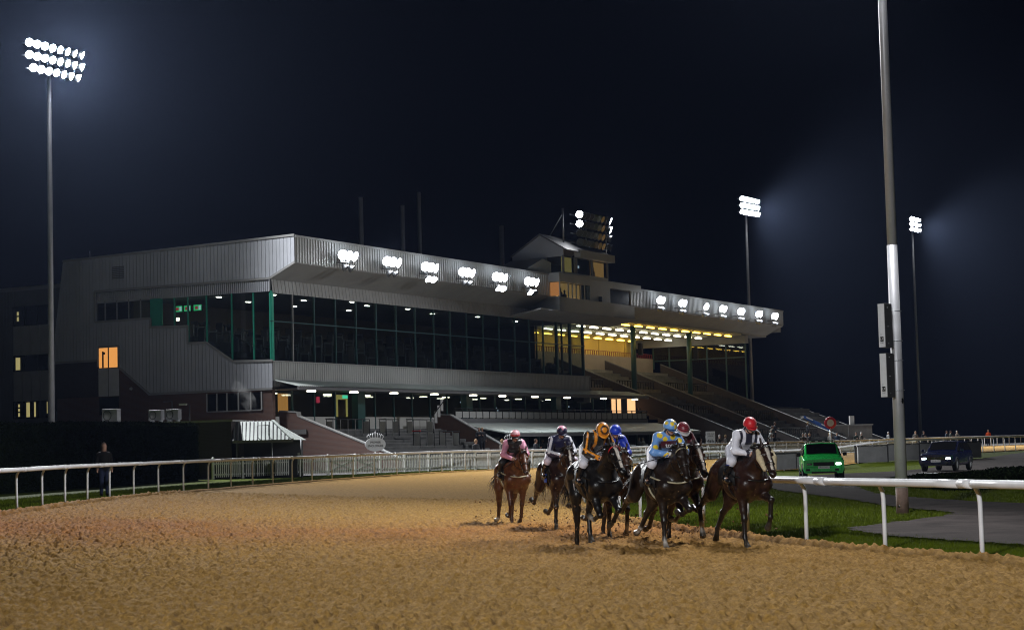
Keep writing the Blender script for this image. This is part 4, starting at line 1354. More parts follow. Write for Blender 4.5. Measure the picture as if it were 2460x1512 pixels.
# spill of the first cluster along the ribbed fascia
_c = _gm @ Vector((5.2, -1.3, 14.35))
spot('fascia_spill', _c, _gm @ Vector((1.5, .1, 14.2)), 900, (0.86, 0.97, 1.0), 90, .8, .3)

# ---------------------------------------------------------------- lamp bank on the commentary box
bank = tag(empty('roof_lamp_bank'), 'four-row lamp bank above the commentary box, only its end lamps lit', 'floodlight')
ax = (_gm.to_3x3() @ Vector((1, 0, 0))); fc = (_gm.to_3x3() @ Vector((0, -1, 0)))
for k in range(4):
    z = 20.62 - k * .76
    MB().bar(_gm @ Vector((39.5, .55, z)), _gm @ Vector((46.4, .55, z)), .08).build('crossbar', M['steel'], bank)
    for j in range(9):
        p = _gm @ Vector((40.1 + j * .74, .0, z))
        lit = (k < 2 and j in (0, 8))
        f = (j - 4) / 4
        lamp_head(bank, p, p + fc + ax * (f * .7 - .35) + Vector((0, 0, -.45)), lit, 1.15)
for u, zt in ((38.3, 21.0), (42.5, 21.0), (46.2, 21.0)):
    MB().tube([_gm @ Vector((u, .6, 17.6)), _gm @ Vector((u, .6, zt))], .07, 8).build('upright', M['steel'], bank)
MB().tube([_gm @ Vector((38.3, .6, 20.6)), _gm @ Vector((38.3, 2.2, 18.3))], .04, 6).build('stay', M['steel'], bank)
_c = _gm @ Vector((40.1, -.7, 20.3))
spot('bank_beam', _c, _c + fc * 30 - ax * 20 + Vector((0, 0, -12)), 9000, (1, .96, .95), 110, .7, .4)

# ---------------------------------------------------------------- near pole with two column loudspeakers
PX, PY = 9.16, 44.24
npole = tag(empty('floodlight_pole'), 'tall grey floodlight pole rising from the infield grass past the near rail', 'floodlight')
MB().tube([(PX, PY, -.2), (PX, PY, .62)], .148, 20).build('pole_base', mat('weathered_pole_foot', (.17, .11, .085), .7, .1, .4, .4, 6), npole)
MB().tube([(PX, PY, .62), (PX, PY, 3), (PX, PY, 6.39)], [.141, .135, .124], 20).build('pole_section', M['pole'], npole)
MB().tube([(PX, PY, 6.40), (PX, PY, 12), (PX, PY, 17.0)], [.116, .104, .092], 20).build('pole_section', M['pole'], npole)
MB().tube([(PX, PY, .60), (PX, PY, .66)], .152, 20).build('pole_collar', M['pole'], npole)
_hole = Matrix.Translation((PX + .075, PY - .113, 2.66)) @ Matrix.Rotation(R(33), 4, 'Z') @ Matrix.Rotation(math.pi / 2, 4, 'X')
MB().lathe([(.0, .012), (.03, .012), (.034, .0)], 12, _hole @ Matrix.Scale(2.0, 4, (0, 1, 0))).build('access_hole', M['gloss_black'], npole)
_hole = Matrix.Translation((PX - .10, PY - .109, .16)) @ Matrix.Rotation(R(-42), 4, 'Z') @ Matrix.Rotation(math.pi / 2, 4, 'X')
MB().lathe([(.0, .012), (.022, .012), (.026, .0)], 12, _hole).build('cable_hole', M['gloss_black'], npole)
for k in range(3):
    z = 16.4 - k * .7
    MB().bar((PX - .3, PY - 2, z), (PX - .3, PY + 2, z), .08).build('crossbar', M['steel'], npole)
    for j in range(7):
        p = Vector((PX - .65, PY + (j - 3) * .58, z))
        lamp_head(npole, p, p + Vector((-1, -.25 + (j - 3) * .06, -.75)), True, 1.0)
spot('near_pole_beam', (PX - .95, PY - .3, 15.5), (-8.0, 38, 2), 56000, cone=138, blend=.45, size=1.2)
spk_g = mat('speaker_grey', (.055, .055, .06), .55, 0, .4, .2, 6)
for i, (z0, z1, lab) in enumerate([(3.92, 4.97, 'upper grey column loudspeaker with white face strapped to the near pole'), (2.74, 3.79, 'lower grey column loudspeaker with white face strapped to the near pole')]):
    sp = tag(empty('column_loudspeaker'), lab, 'loudspeaker', 'column loudspeakers on the near pole')
    m = Matrix.Translation((PX - .11, PY - .06, 0)) @ Matrix.Rotation(R(47), 4, 'Z')
    MB().box(-.42, -.10, -.095, .095, z0, z1).build('cabinet', spk_g, sp, .008).matrix_local = m
    MB().box(-.432, -.4205, -.085, .085, z0 + .012, z1 - .012).build('grille', mat('grille_white', (.62, .63, .66), .5, 0, .4, .08, 8), sp).matrix_local = m
    for zz in (z0 + .15, z1 - .2): MB().box(-.10, -.02, -.02, .02, zz, zz + .05).build('bracket', M['steel'], sp).matrix_local = m
    for zz in (z0 + .1, z0 + .5, z1 - .1):
        MB().lathe([(0, .012), (.012, .010), (.014, 0)], 8, Matrix.Translation((-.3, -.096, zz)) @ Matrix.Rotation(math.pi / 2, 4, 'X')).build('bolt', M['steel'], sp).matrix_local = m
    # printed mark: black block with a white letter-like bar pair, lettering beneath
    fm = m @ Matrix.Translation((-.4335, 0, z0 + .2)) @ Matrix.Rotation(-math.pi / 2, 4, 'Z') @ Matrix.Rotation(math.pi / 2, 4, 'X')
    MB().box(-.045, .045, -.055, .06, 0, .001).build('printed_mark', M['black'], sp).matrix_local = fm
    text_obj('lettering', 'LT', .07, M['white'], sp, fm @ Matrix.Translation((0, 0, .002)), .0004)
    text_obj('lettering', 'MUSIC', .032, M['black'], sp, fm @ Matrix.Translation((0, -.09, .001)), .0004)
    text_obj('lettering', 'P.A.', .03, M['black'], sp, fm @ Matrix.Translation((-.02, .11, .001)) @ Matrix.Rotation(math.pi / 2, 4, 'Z'), .0004)
    MB().tube([(PX + .155 * math.cos(a), PY + .155 * math.sin(a), z0 + .17) for a in np.linspace(0, 2 * math.pi, 16, endpoint=False)], .012, 5, closed=True).build('strap', M['steel'], sp)
    MB().tube([(PX + .152 * math.cos(a), PY + .152 * math.sin(a), z1 - .17) for a in np.linspace(0, 2 * math.pi, 16, endpoint=False)], .012, 5, closed=True).build('strap', M['steel'], sp)

# ---------------------------------------------------------------- kiosk with hipped sheet roof, outbuilding, air units, signs
ki = tag(empty('kiosk', (-14.45, 95.6, .5), R(7)), 'dark open-fronted kiosk with pale ribbed hipped roof below the brick parapet', 'kiosk')
KW, KR = 3.72, 1.95
MB().box(.05, .2, .3, 3.6, 0, 2.0).build('side_wall', M['dark'], ki)
MB().box(.2, KW - .2, 3.4, 3.6, 0, 2.0).build('back_wall', M['dark'], ki)
MB().box(.3, KW - .5, 1.3, 1.5, 0, 1.0).build('counter', M['dark'], ki)
for x in (.1, 1.9, KW - .3): MB().tube([(x, .15, 0), (x, .15, 2.0)], .04, 8).build('post', M['steel'], ki)
_rx = [(-.1, -.15, 1.98), (KW - .75, -.15, 1.98), (KR, 1.9, 3.0), (-.1, 1.9, 3.0), (KW, 3.8, 1.98), (-.1, 3.8, 1.98)]
MB().add(_rx, [(0, 1, 2, 3), (1, 4, 2), (4, 5, 3, 2)]).build('roof', M['roof_pale'], ki)
for k in range(15):
    x = -.05 + k * .2
    ytop = 1.9 if x < KR else -.15 + 2.05 * max(0., (KW - .75 - x) / (KW - .75 - KR))
    if ytop < .0: continue
    MB().bar((x, -.15, 2.0), (x, ytop - .02, 2.0 + 1.02 * (ytop + .15) / 2.05), .035, .05).build('roof_rib', M['clad_dark'], ki)
MB().bar((KW - .75, -.15, 2.02), (KR, 1.9, 3.04), .16, .06).build('hip_cap', M['roof_pale'], ki)
MB().bar((-.1, -.19, 1.93), (KW - .72, -.19, 1.93), .06, .14).build('gutter', M['clad_dark'], ki)
MB().tube([(1.2, .2, 2.0), (1.2, -.1, 2.75), (1.75, -.1, 2.75), (1.75, .2, 2.2)], .025, 6).build('lamp_bracket', M['black'], ki)
MB().box(KW - .5, KW - .38, .3, .7, .7, 1.3).build('notice', M['panel'], ki)

ob = tag(empty('outbuilding', (0, 0, 0)), 'low dark flat-roofed brick outbuilding between the hedge and the kiosk', 'building')
MB().prism([(-25.5, 101.5), (-14.7, 96.2), (-14.3, 101), (-24, 106.5)], 'z', .2, 3.5).build('wall', M['brick_dark'], ob)
MB().prism([(-25.7, 101.4), (-14.6, 96.0), (-14.2, 101.1), (-24, 106.8)], 'z', 3.5, 3.60).build('roof', M['flash'], ob)


def air_unit(loc, rz, s, label):
    o = tag(empty('air_conditioning_unit', loc, rz), label, 'air conditioner', 'air conditioning units on the outbuilding roof')
    MB().box(-.5 * s, .5 * s, -.17, .17, 0.05, .75 * s).build('casing', M['clad_dark'], o, .02)
    MB().tube([(-.15 * s + .26 * s * math.cos(a), -.175, .4 * s + .26 * s * math.sin(a)) for a in np.linspace(0, 6.283, 16, endpoint=False)], .02, 5, closed=True).build('fan_ring', M['black'], o)
    MB().lathe([(0, .01), (.24 * s, .01), (.25 * s, 0)], 14, Matrix.Translation((-.15 * s, -.172, .4 * s)) @ Matrix.Rotation(math.pi / 2, 4, 'X')).build('fan_grille', M['clad_dark'], o)
    MB().box(-.4 * s, -.3 * s, -.15, .15, -.05, .05).box(.3 * s, .4 * s, -.15, .15, -.05, .05).build('foot', M['steel'], o)


air_unit((-21.8, 100.3, 3.66), R(-25), 1.0, 'larger air conditioning unit standing alone at the left on the outbuilding roof')
air_unit((-19.1, 98.95, 3.66), R(-25), .8, 'small air conditioning unit with visible fan, beside another on the roof')
air_unit((-18.1, 98.45, 3.66), R(-25), .8, 'small air conditioning unit nearest the wall lamp on the outbuilding roof')
lp = tag(empty('yard_lamp', (-17.2, 98.2, 3.6)), 'small unlit hooked yard lamp on the outbuilding roof edge', 'lamp')
MB().tube([(0, 0, 0), (0, 0, .9), (-.25, 0, .9)], .03, 6).build('stem', M['black'], lp)
MB().box(-.55, -.15, -.08, .08, .86, .95).build('lamp_hood', M['panel'], lp)

# steam above the kiosk roof
def steam_mat():
    m = bpy.data.materials.new('steam')
    m.use_nodes = True
    nt = m.node_tree; nt.nodes.clear()
    out = nt.nodes.new('ShaderNodeOutputMaterial'); vol = nt.nodes.new('ShaderNodeVolumePrincipled')
    tc = nt.nodes.new('ShaderNodeTexCoord'); n = nt.nodes.new('ShaderNodeTexNoise')
    n.inputs['Scale'].default_value = 1.6; n.inputs['Detail'].default_value = 3
    mr = nt.nodes.new('ShaderNodeMapRange'); mr.inputs['From Min'].default_value = .48; mr.inputs['From Max'].default_value = .75; mr.inputs['To Max'].default_value = .3
    nt.links.new(tc.outputs['Object'], n.inputs['Vector']); nt.links.new(n.outputs['Fac'], mr.inputs['Value']); nt.links.new(mr.outputs['Result'], vol.inputs['Density'])
    vol.inputs['Color'].default_value = (.9, .9, .9, 1)
    nt.links.new(vol.outputs[0], out.inputs['Volume'])
    return m


st = MB().lathe([(.05, 0), (.16, .35), (.36, .8), (.55, 1.3), (.5, 1.8), (.2, 2.2), (.0, 2.25)], 12, Matrix.Translation((-13.4, 97.6, 3.4)) @ Matrix.Shear('XY', 4, (-.55, 0))).build('steam', steam_mat())
tag(st, 'faint white steam rising over the kiosk roof', 'steam', None, 'stuff')


# ---------------------------------------------------------------- signs
def oval_sign(loc, rz, label, txt, s=1.0, post=True):
    o = tag(empty('enclosure_sign', loc, rz), label, 'sign')
    P = [(math.cos(a) * .62 * s, .0, math.sin(a) * .40 * s + 1.45) for a in np.linspace(0, 2 * math.pi, 28, endpoint=False)]
    n = len(P)
    MB().add([(p[0], -.02, p[2]) for p in P] + [(p[0], .02, p[2]) for p in P], [tuple(range(n)), tuple(range(2 * n - 1, n - 1, -1))] + [(i, n + i, n + (i + 1) % n, (i + 1) % n) for i in range(n)]).build('board', M['white'], o)
    # crown of scrolls above the oval
    mb = MB()
    for k in range(7):
        a = (k - 3) / 3
        h = .30 * (1 - .45 * abs(a))
        mb.tube([(a * .42 * s, 0, 1.45 + .36 * s * math.sqrt(max(0, 1 - a * a * .45))), (a * .5 * s, 0, 1.45 + .36 * s + h * .6), (a * .36 * s, 0, 1.45 + .4 * s + h)], .022, 5)
    mb.tube([(0, 0, 1.83 * 1), (0, 0, 2.25)], [.03, .008], 6)
    mb.build('crest', M['white'], o)
    MB().tube([(0, .03, -.2), (0, .03, 1.1)], .035, 8).build('post', M['white'], o)
    m = Matrix.Translation((0, -.026, 1.5)) @ Matrix.Rotation(math.pi / 2, 4, 'X')
    for i, t_ in enumerate(txt):
        text_obj('lettering', t_, .17 * s, M['black'], o, m @ Matrix.Translation((0, .06 - i * .2 * s, 0)), .002)
    return o


oval_sign((-7.95, 105.6, .72), R(24), 'white oval enclosure sign with crest in front of the lower terrace steps', ['PREMIER', 'ENCLOSURE'])
oval_sign((-.2, 117.5, .55), R(20), 'dim white oval crest sign by the betting hall doors', ['ENCLOSURE'], 1.0)
s4 = tag(empty('placing_sign', (14.75, 140.2, .6), R(8)), 'white board reading 4th standing behind the far rail', 'sign')
MB().box(-.36, .36, -.02, .02, .95, 2.05).build('board', M['white'], s4)
MB().box(-.04, .04, .021, .06, -.2, 1.9).build('post', M['steel'], s4)
_m = Matrix.Translation((0, -.025, 1.3)) @ Matrix.Rotation(math.pi / 2, 4, 'X')
text_obj('lettering', '4th', .42, M['black'], s4, _m, .002)
text_obj('lettering', 'FOR THE', .13, M['grey_paint'], s4, _m @ Matrix.Translation((0, .56, 0)), .002)
text_obj('lettering', 'HORSE', .13, M['grey_paint'], s4, _m @ Matrix.Translation((0, .40, 0)), .002)

fp = tag(empty('winning_post', (26.85, 158, .6)), 'white post topped by a red disc with white centre at the far rail', 'winning post')
MB().tube([(0, 0, -.1), (0, 0, 2.2)], .085, 12).build('post', M['white'], fp)
_dm = Matrix.Translation((0, -.04, 2.62)) @ Matrix.Rotation(math.pi / 2, 4, 'X')
MB().lathe([(0, .04), (.50, .04), (.52, .0), (.50, -.04), (0, -.04)], 24, _dm).build('disc', M['red'], fp)
P, F_ = disc(.30, 20, _dm, .046)
MB().add(P, F_).build('disc_centre', M['white'], fp)

# ---------------------------------------------------------------- hoardings in the infield
M['hoard'] = mat('grey_hoarding', (.10, .10, .105), .55, 0, .4, .25, 1.2)


def hoarding(pts, h, label, cells):
    root = tag(empty('hoarding'), label, 'hoarding')
    q = np.array(pts, float)
    for i in range(len(q) - 1):
        for k in range(cells):
            a = q[i] + (q[i + 1] - q[i]) * k / cells; b = q[i] + (q[i + 1] - q[i]) * (k + 1) / cells
            za, zb = zg1(*a), zg1(*b)
            L = float(np.hypot(*(b - a)))
            m = Matrix.Translation((a[0], a[1], za)) @ Matrix.Rotation(math.atan2(b[1] - a[1], b[0] - a[0]), 4, 'Z')
            MB().box(.02, L - .02, -.03, .03, .0, h - .06).build('board', M['hoard'], root).matrix_local = m
            MB().box(-.04, .04, -.05, .05, -.1, h).build('post', M['black'], root).matrix_local = m
            MB().box(0, L, -.06, .06, h - .055, h + .03).build('capping', M['black'], root).matrix_local = m
    return root


hoarding([(14.2, 104.5), (18.5, 112.5)], .95, 'low dark glossy hoarding beside the green car, left of it', 2)
hoarding([(21.3, 116.5), (30.2, 120.5)], 1.05, 'long low grey board hoarding between the green car and the dark car', 4)
hoarding([(33.0, 120.0), (42, 124.5)], .95, 'low grey board hoarding at the right edge beyond the dark car', 3)
_ms = MB().tube([(18.95, 112.0, 0.1), (18.95, 112.0, 1.0)], .05, 8).build('marker_stake', mat('yellow_paint', (.55, .45, .05), .5))
tag(_ms, 'thin yellow marker stake just right of the green car', 'stake')

# ---------------------------------------------------------------- far hut and slanting banner beyond the end terrace
hut = tag(empty('hut', (34.7, 191, .6), R(6)), 'plain grey hut with a stub chimney beyond the winning post', 'hut')
MB().box(-2.1, 2.1, 0, 3, 0, 2.6).build('wall', M['concrete'], hut)
MB().box(-2.2, 2.2, -.1, 3.1, 2.6, 2.72).build('roof', M['flash'], hut)
MB().box(-.45, -.39, -.03, -.001, 0, 2.6).build('wall_joint', M['panel'], hut)
MB().box(.1, .55, 1, 1.4, 2.72, 3.6).build('chimney', M['panel'], hut)
ban = tag(empty('banner'), 'long blue and white banner slanting down beside the far terrace', 'banner')
_a, _b = Vector((28.6, 184, 4.0)), Vector((31.3, 183, 2.85))
MB().prism([(28.4, 4.15), (28.75, 4.25), (31.4, 2.95), (31.2, 2.55)], 'y', 184.0, 184.03).build('cloth', mat('banner_blue', (.03, .10, .38), .6), ban)
MB().prism([(28.4, 4.15), (28.62, 4.22), (28.70, 4.05), (28.52, 3.98)], 'y', 183.96, 183.995).build('white_end', M['white'], ban)
MB().prism([(28.9, 4.16), (29.6, 3.82), (29.55, 3.72), (28.95, 4.0)], 'y', 183.96, 183.995).build('white_stripe', M['white'], ban)
MB().prism([(30.4, 3.42), (31.3, 2.98), (31.25, 2.9), (30.4, 3.3)], 'y', 183.96, 183.995).build('white_stripe', M['white'], ban)
MB().tube([(28.4, 184.05, .5), (28.4, 184.05, 4.2)], .04, 6).tube([(31.3, 184.05, .5), (31.3, 184.05, 2.9)], .04, 6).build('pole', M['steel'], ban)

# ---------------------------------------------------------------- misty night air
def haze_mat():
    m = bpy.data.materials.new('haze')
    m.use_nodes = True
    nt = m.node_tree; nt.nodes.clear()
    out = nt.nodes.new('ShaderNodeOutputMaterial'); vol = nt.nodes.new('ShaderNodeVolumePrincipled')
    vol.inputs['Color'].default_value = (.46, .60, 1.0, 1)
    vol.inputs['Density'].default_value = HAZE_DENSITY
    vol.inputs['Anisotropy'].default_value = .72
    nt.links.new(vol.outputs[0], out.inputs['Volume'])
    return m


hz = MB().box(-430, 530, -90, 810, -1.2, 36).build('haze', haze_mat())
tag(hz, 'thin misty night air glowing round the floodlights', 'haze', None, 'stuff')
hz.data.materials[0].cycles.homogeneous_volume = True

# ================================================================ organic shapes: smooth union of tapered limbs, meshed with surface nets
class Body:
    """Collects tapered capsules; each has a colour. mesh() turns their smooth union into one continuous surface."""
    def __init__(self): self.p = []

    def limb(self, a, b, ra, rb, col=(.5, .5, .5), k=.04, sy=1.0):
        """sy<1 flattens the limb sideways (local y)."""
        self.p.append((np.array(a, float), np.array(b, float), ra, rb, np.array(col, float), k, sy)); return self

    def chain(self, pts, rads, col=(.5, .5, .5), k=.03, sy=1.0):
        for i in range(len(pts) - 1): self.limb(pts[i], pts[i + 1], rads[i], rads[i + 1], col, k, sy)
        return self

    def ball(self, c, r, col=(.5, .5, .5), k=.03, sy=1.0): return self.limb(c, np.array(c, float) + [1e-4, 0, 0], r, r, col, k, sy)

    @staticmethod
    def _d(P, prim):
        a, b, ra, rb, _, _, sy = prim
        s = np.array([1, 1 / sy, 1])
        pa = (P - a) * s; ba = (b - a) * s
        t = np.clip(pa @ ba / max(ba @ ba, 1e-12), 0, 1)
        q = pa - t[..., None] * ba
        d = np.sqrt(np.sum(q * q, -1)) - (ra + (rb - ra) * t)
        return d * (1.0 if sy >= 1 else (sy + (1 - sy) * .3)) if sy != 1 else d

    def mesh(self, name, h, grow=0.0, colfn=None, soft=.012, noise=None):
        lo = np.min([np.minimum(p[0], p[1]) - max(p[2], p[3]) * max(1, p[6]) for p in self.p], 0) - 3 * h - grow - .02
        hi = np.max([np.maximum(p[0], p[1]) + max(p[2], p[3]) * max(1, p[6]) for p in self.p], 0) + 3 * h + grow + .02
        n = np.ceil((hi - lo) / h).astype(int) + 1
        F = np.full(n, 1.0, np.float64)
        ax = [lo[i] + h * np.arange(n[i]) for i in range(3)]
        for pr in self.p:
            r = max(pr[2], pr[3]) * max(1, pr[6]) + pr[5] + 2.5 * h + grow
            a0 = np.maximum(((np.minimum(pr[0], pr[1]) - r - lo) / h).astype(int), 0)
            a1 = np.minimum(((np.maximum(pr[0], pr[1]) + r - lo) / h).astype(int) + 2, n)
            sl = tuple(slice(a0[i], a1[i]) for i in range(3))
            G = np.stack(np.meshgrid(*[ax[i][sl[i]] for i in range(3)], indexing='ij'), -1)
            d = self._d(G, pr) - grow
            f = F[sl]
            k = pr[5]
            hh = np.maximum(k - np.abs(f - d), 0) / k
            F[sl] = np.minimum(f, d) - hh * hh * k * .25
        V, Q = surface_nets(F, lo, h)
        me = np_mesh(name, V, Q, True)
        ds = np.stack([self._d(V, p) for p in self.p], 1)
        w = np.exp(-(ds - ds.min(1)[:, None]) / soft)
        w /= w.sum(1)[:, None]
        C = w @ np.array([p[4] for p in self.p])
        if colfn is not None: C = colfn(V, C, ds)
        set_col(me, C)
        return me


def surface_nets(F, lo, h):
    ins = F < 0
    nx, ny, nz = F.shape
    c = [F[i:nx - 1 + i, j:ny - 1 + j, k:nz - 1 + k] for i in (0, 1) for j in (0, 1) for k in (0, 1)]
    s = np.stack([x < 0 for x in c], -1).sum(-1)
    act = (s > 0) & (s < 8)
    idx = np.argwhere(act)
    cv = np.stack([x[act] for x in c], 1)
    off = np.array([(i, j, k) for i in (0, 1) for j in (0, 1) for k in (0, 1)], float)
    acc = np.zeros((len(idx), 3)); cnt = np.zeros(len(idx))
    for a in range(8):
        for b in range(a + 1, 8):
            if np.abs(off[a] - off[b]).sum() != 1: continue
            m = (cv[:, a] < 0) != (cv[:, b] < 0)
            t = cv[m, a] / (cv[m, a] - cv[m, b])
            acc[m] += off[a] + (off[b] - off[a]) * t[:, None]
            cnt[m] += 1
    V = lo + h * (idx + acc / cnt[:, None])
    vid = -np.ones(act.shape, np.int64); vid[act] = np.arange(len(idx))
    Q = []
    for axis in range(3):
        e0 = [slice(None)] * 3; e1 = [slice(None)] * 3
        e0[axis] = slice(0, -1); e1[axis] = slice(1, None)
        A = ins[tuple(e0)]; B = ins[tuple(e1)]
        ch = A != B
        o = [i for i in range(3) if i != axis]
        E = np.argwhere(ch)
        E = E[(E[:, o[0]] > 0) & (E[:, o[1]] > 0) & (E[:, o[0]] < act.shape[o[0]]) & (E[:, o[1]] < act.shape[o[1]])]
        fl = A[tuple(E.T)]
        q = []
        for d0, d1 in ((-1, -1), (0, -1), (0, 0), (-1, 0)):
            e = E.copy(); e[:, o[0]] += d0; e[:, o[1]] += d1
            q.append(vid[tuple(e.T)])
        q = np.stack(q, 1)
        flip = fl if axis != 1 else ~fl
        q[~flip] = q[~flip][:, ::-1]
        Q.append(q)
    return V, np.concatenate(Q)


def V3(*a): return np.array(a, float)


def swing(p, L, deg):
    """Point L below p along a direction swung forward by deg from straight down."""
    a = math.radians(deg)
    return p + V3(L * math.sin(a), 0, -L * math.cos(a))


HORSE_MAT = vcol_mat('horse_coat', .37, .45, .35, 12, .55, 13, .0)
HOOF = (.05, .04, .03)
M['hair'] = mat('black_horse_hair', (.010, .008, .007), .5, 0, .4, .3, 20)
M['leather'] = mat('black_leather', (.010, .009, .009), .35, 0, .5, .3, 20)
M['leather_brown'] = mat('brown_leather', (.05, .022, .010), .4, 0, .5, .3, 20)
M['tack_pale'] = mat('pale_webbing', (.42, .38, .26), .6, 0, .3, .2, 15)
M['fleece'] = mat('sheepskin', (.62, .52, .34), .95, 0, .1, .2, 30, .8, 90)
M['bit'] = mat('bit_steel', (.6, .6, .62), .2, 1.0)
M['eye'] = mat('dark_eye', (.004, .003, .003), .05, 0, .8)
M['cloth_black'] = mat('black_saddle_cloth', (.012, .012, .013), .55, 0, .4, .2, 20)


def build_horse(spec):
    """spec: name/label, pos, heading (deg from the camera axis, + to picture right), coat colours, leg angles, head."""
    root = tag(empty('racehorse', (spec['pos'][0], spec['pos'][1], zg1(*spec['pos']) + spec.get('lift', 0)), R(spec['heading'] - 90)), spec['label'], 'horse', 'racehorses galloping round the bend')
    coat, leg, dark = V3(*spec['coat']), V3(*spec.get('leg', (.012, .009, .008))), V3(*spec.get('dark', spec['coat']))
    sock = V3(.55, .50, .44)
    B = Body()
    dz = spec.get('drop', 0.0)
    Z = lambda x, y, z: V3(x, y, z - dz)
    # trunk
    poll = Z(*spec.get('poll', (1.13, 0, 1.70)))
    _hp, _hy = spec.get('head', (52, 0))
    hdv = V3(math.cos(R(_hp)) * math.cos(R(_hy)), math.cos(R(_hp)) * math.sin(R(_hy)), -math.sin(R(_hp)))
    B.limb(Z(.40, 0, 1.20), Z(.02, 0, 1.165), .31, .33, coat, .08, .86)
    B.limb(Z(.02, 0, 1.165), Z(-.38, 0, 1.25), .33, .255, coat, .10, .88)
    B.limb(Z(-.34, 0, 1.29), Z(-.64, 0, 1.27), .245, .225, coat, .08, 1.0)
    B.limb(Z(.42, 0, 1.43), Z(.08, 0, 1.40), .10, .09, coat, .10, .7)
    B.limb(Z(-.25, 0, 1.41), Z(-.62, 0, 1.40), .13, .12, coat, .10, .9)
    B.limb(Z(.52, 0, 1.02), Z(.30, 0, .92), .17, .16, coat, .08, .9)
    for s in (-1, 1):
        B.limb(Z(.34, .15 * s, 1.36), Z(.60, .165 * s, 1.09), .12, .135, coat, .035)
        B.limb(Z(.58, .10 * s, 1.13), Z(.50, .10 * s, 1.0), .13, .12, coat, .022)
        B.limb(Z(-.48, .13 * s, 1.30), Z(-.70, .11 * s, 1.15), .17, .15, coat, .035)
        B.limb(Z(.20, .20 * s, 1.20), Z(.40, .19 * s, .98), .10, .085, coat, .02)
        B.limb(Z(.50, .075 * s, 1.30), poll - hdv * .02 + V3(.0, .05 * s, -.10), .10, .055, coat, .022)
    # neck and head
    poll = Z(*spec.get('poll', (1.13, 0, 1.70)))
    hp, hy = spec.get('head', (52, 0))
    hd = V3(math.cos(R(hp)) * math.cos(R(hy)), math.cos(R(hp)) * math.sin(R(hy)), -math.sin(R(hp)))
    side = V3(-math.sin(R(hy)), math.cos(R(hy)), 0)
    up = np.cross(hd, side); up = up if up[2] > 0 else -up      # forehead side
    base = Z(.50, 0, 1.24)
    mid = (base * .45 + poll * .55) + V3(-.015, 0, .035)
    B.limb(base, mid, .245, .155, coat, .10, .60)
    B.limb(mid, poll - hd * .02 - up * .03, .155, .105, coat, .06, .62)
    B.limb(Z(.42, 0, 1.45), mid + V3(-.02, 0, .07), .09, .07, coat, .08, .5)
    muzz = poll + hd * .56
    B.limb(poll + hd * .02, poll + hd * .30, .105, .078, coat, .04, .80)
    B.limb(poll + hd * .28, muzz, .078, .060, coat * .8 + dark * .2, .03, .85)
    for s in (-1, 1):
        B.ball(poll + hd * .16 - up * .075 + side * .035 * s, .085, coat, .04)                # jowl
        B.ball(poll + hd * .15 + side * .078 * s + up * .030, .034, coat, .03)                # brow
        B.ball(muzz + side * .036 * s + up * .020 - hd * .01, .030, dark * .5, .02)           # nostril
        er = poll - hd * .03 + side * .055 * s + up * .06
        B.limb(er, er + up * .055 - hd * .075 + side * .02 * s, .030, .026, coat, .02, .6)     # ear
        B.limb(er + up * .055 - hd * .075 + side * .02 * s, er + up * .085 - hd * .13 + side * .018 * s, .026, .006, dark * .6, .012, .6)
    B.limb(poll + hd * .24 - up * .075, muzz - up * .035 - hd * .03, .050, .036, coat * .8, .03)     # jaw
    # forelegs
    feet = {}
    for key, s in (('rf', -1), ('lf', 1)):
        fa, ca, pa = spec[key]
        y = .165 * s
        E_ = Z(.42 + .02 * math.sin(R(fa)), y, .93)
        shp = Z(.60, y, 1.08)
        B.limb(shp, E_, .125, .115, coat, .06)
        kn = swing(E_, .43, fa); kn[1] -= .01 * s
        fe = swing(kn, .30, ca)
        co = swing(fe, .125, pa)
        toe = swing(co, .085, pa + (10 if pa > 0 else -12))
        B.limb(E_, E_ * .35 + kn * .65, .105, .062, coat * .7 + leg * .3, .05)
        B.limb(E_ * .35 + kn * .65, kn, .062, .052, leg * .6 + coat * .4, .03)
        B.ball(kn + V3(.008, 0, 0), .054, leg, .025)
        B.limb(kn, fe, .044, .035, leg, .02)
        B.limb(kn + swing(V3(-.022, 0, 0), .02, ca), fe + V3(-.020, 0, .0), .026, .026, leg, .02)
        sk = spec.get(key + '_sock')
        B.ball(fe, .043, sock if sk and sk > .1 else leg, .02)
        B.limb(fe, co, .036, .038, sock if sk else leg, .02)
        B.limb(co, toe, .045, .058, HOOF, .012)
        feet[key] = (kn, fe, co)
    for key, s in (('rh', -1), ('lh', 1)):
        th, ga, ca, pa = spec[key]
        y = .15 * s
        hip = Z(-.56, y * .9, 1.24)
        stf = swing(hip, .36, th); stf[1] = .185 * s
        hk = swing(stf, .47, ga); hk[1] = .13 * s
        fe = swing(hk, .37, ca); fe[1] = .115 * s
        co = swing(fe, .13, pa)
        toe = swing(co, .085, pa + (10 if pa > 0 else -14))
        B.limb(hip, stf, .205, .145, coat, .03, .72)
        B.limb(Z(-.74, y * .75, 1.18), stf * .45 + hk * .55, .14, .085, coat, .08, .8)
        B.limb(stf, stf * .4 + hk * .6, .130, .072, coat * .8 + leg * .2, .03, .85)
        B.limb(stf * .4 + hk * .6, hk, .072, .056, leg * .7 + coat * .3, .03)
        B.ball(hk + V3(-.025, 0, .02), .048, leg, .03)
        B.limb(hk, fe, .050, .038, leg, .02)
        sk = spec.get(key + '_sock')
        B.ball(fe, .046, sock if sk and sk > .1 else leg, .02)
        B.limb(fe, co, .037, .040, sock if sk else leg, .02)
        B.limb(co, toe, .047, .060, HOOF, .012)
        feet[key] = (hk, fe, co)
    blaze = spec.get('blaze')

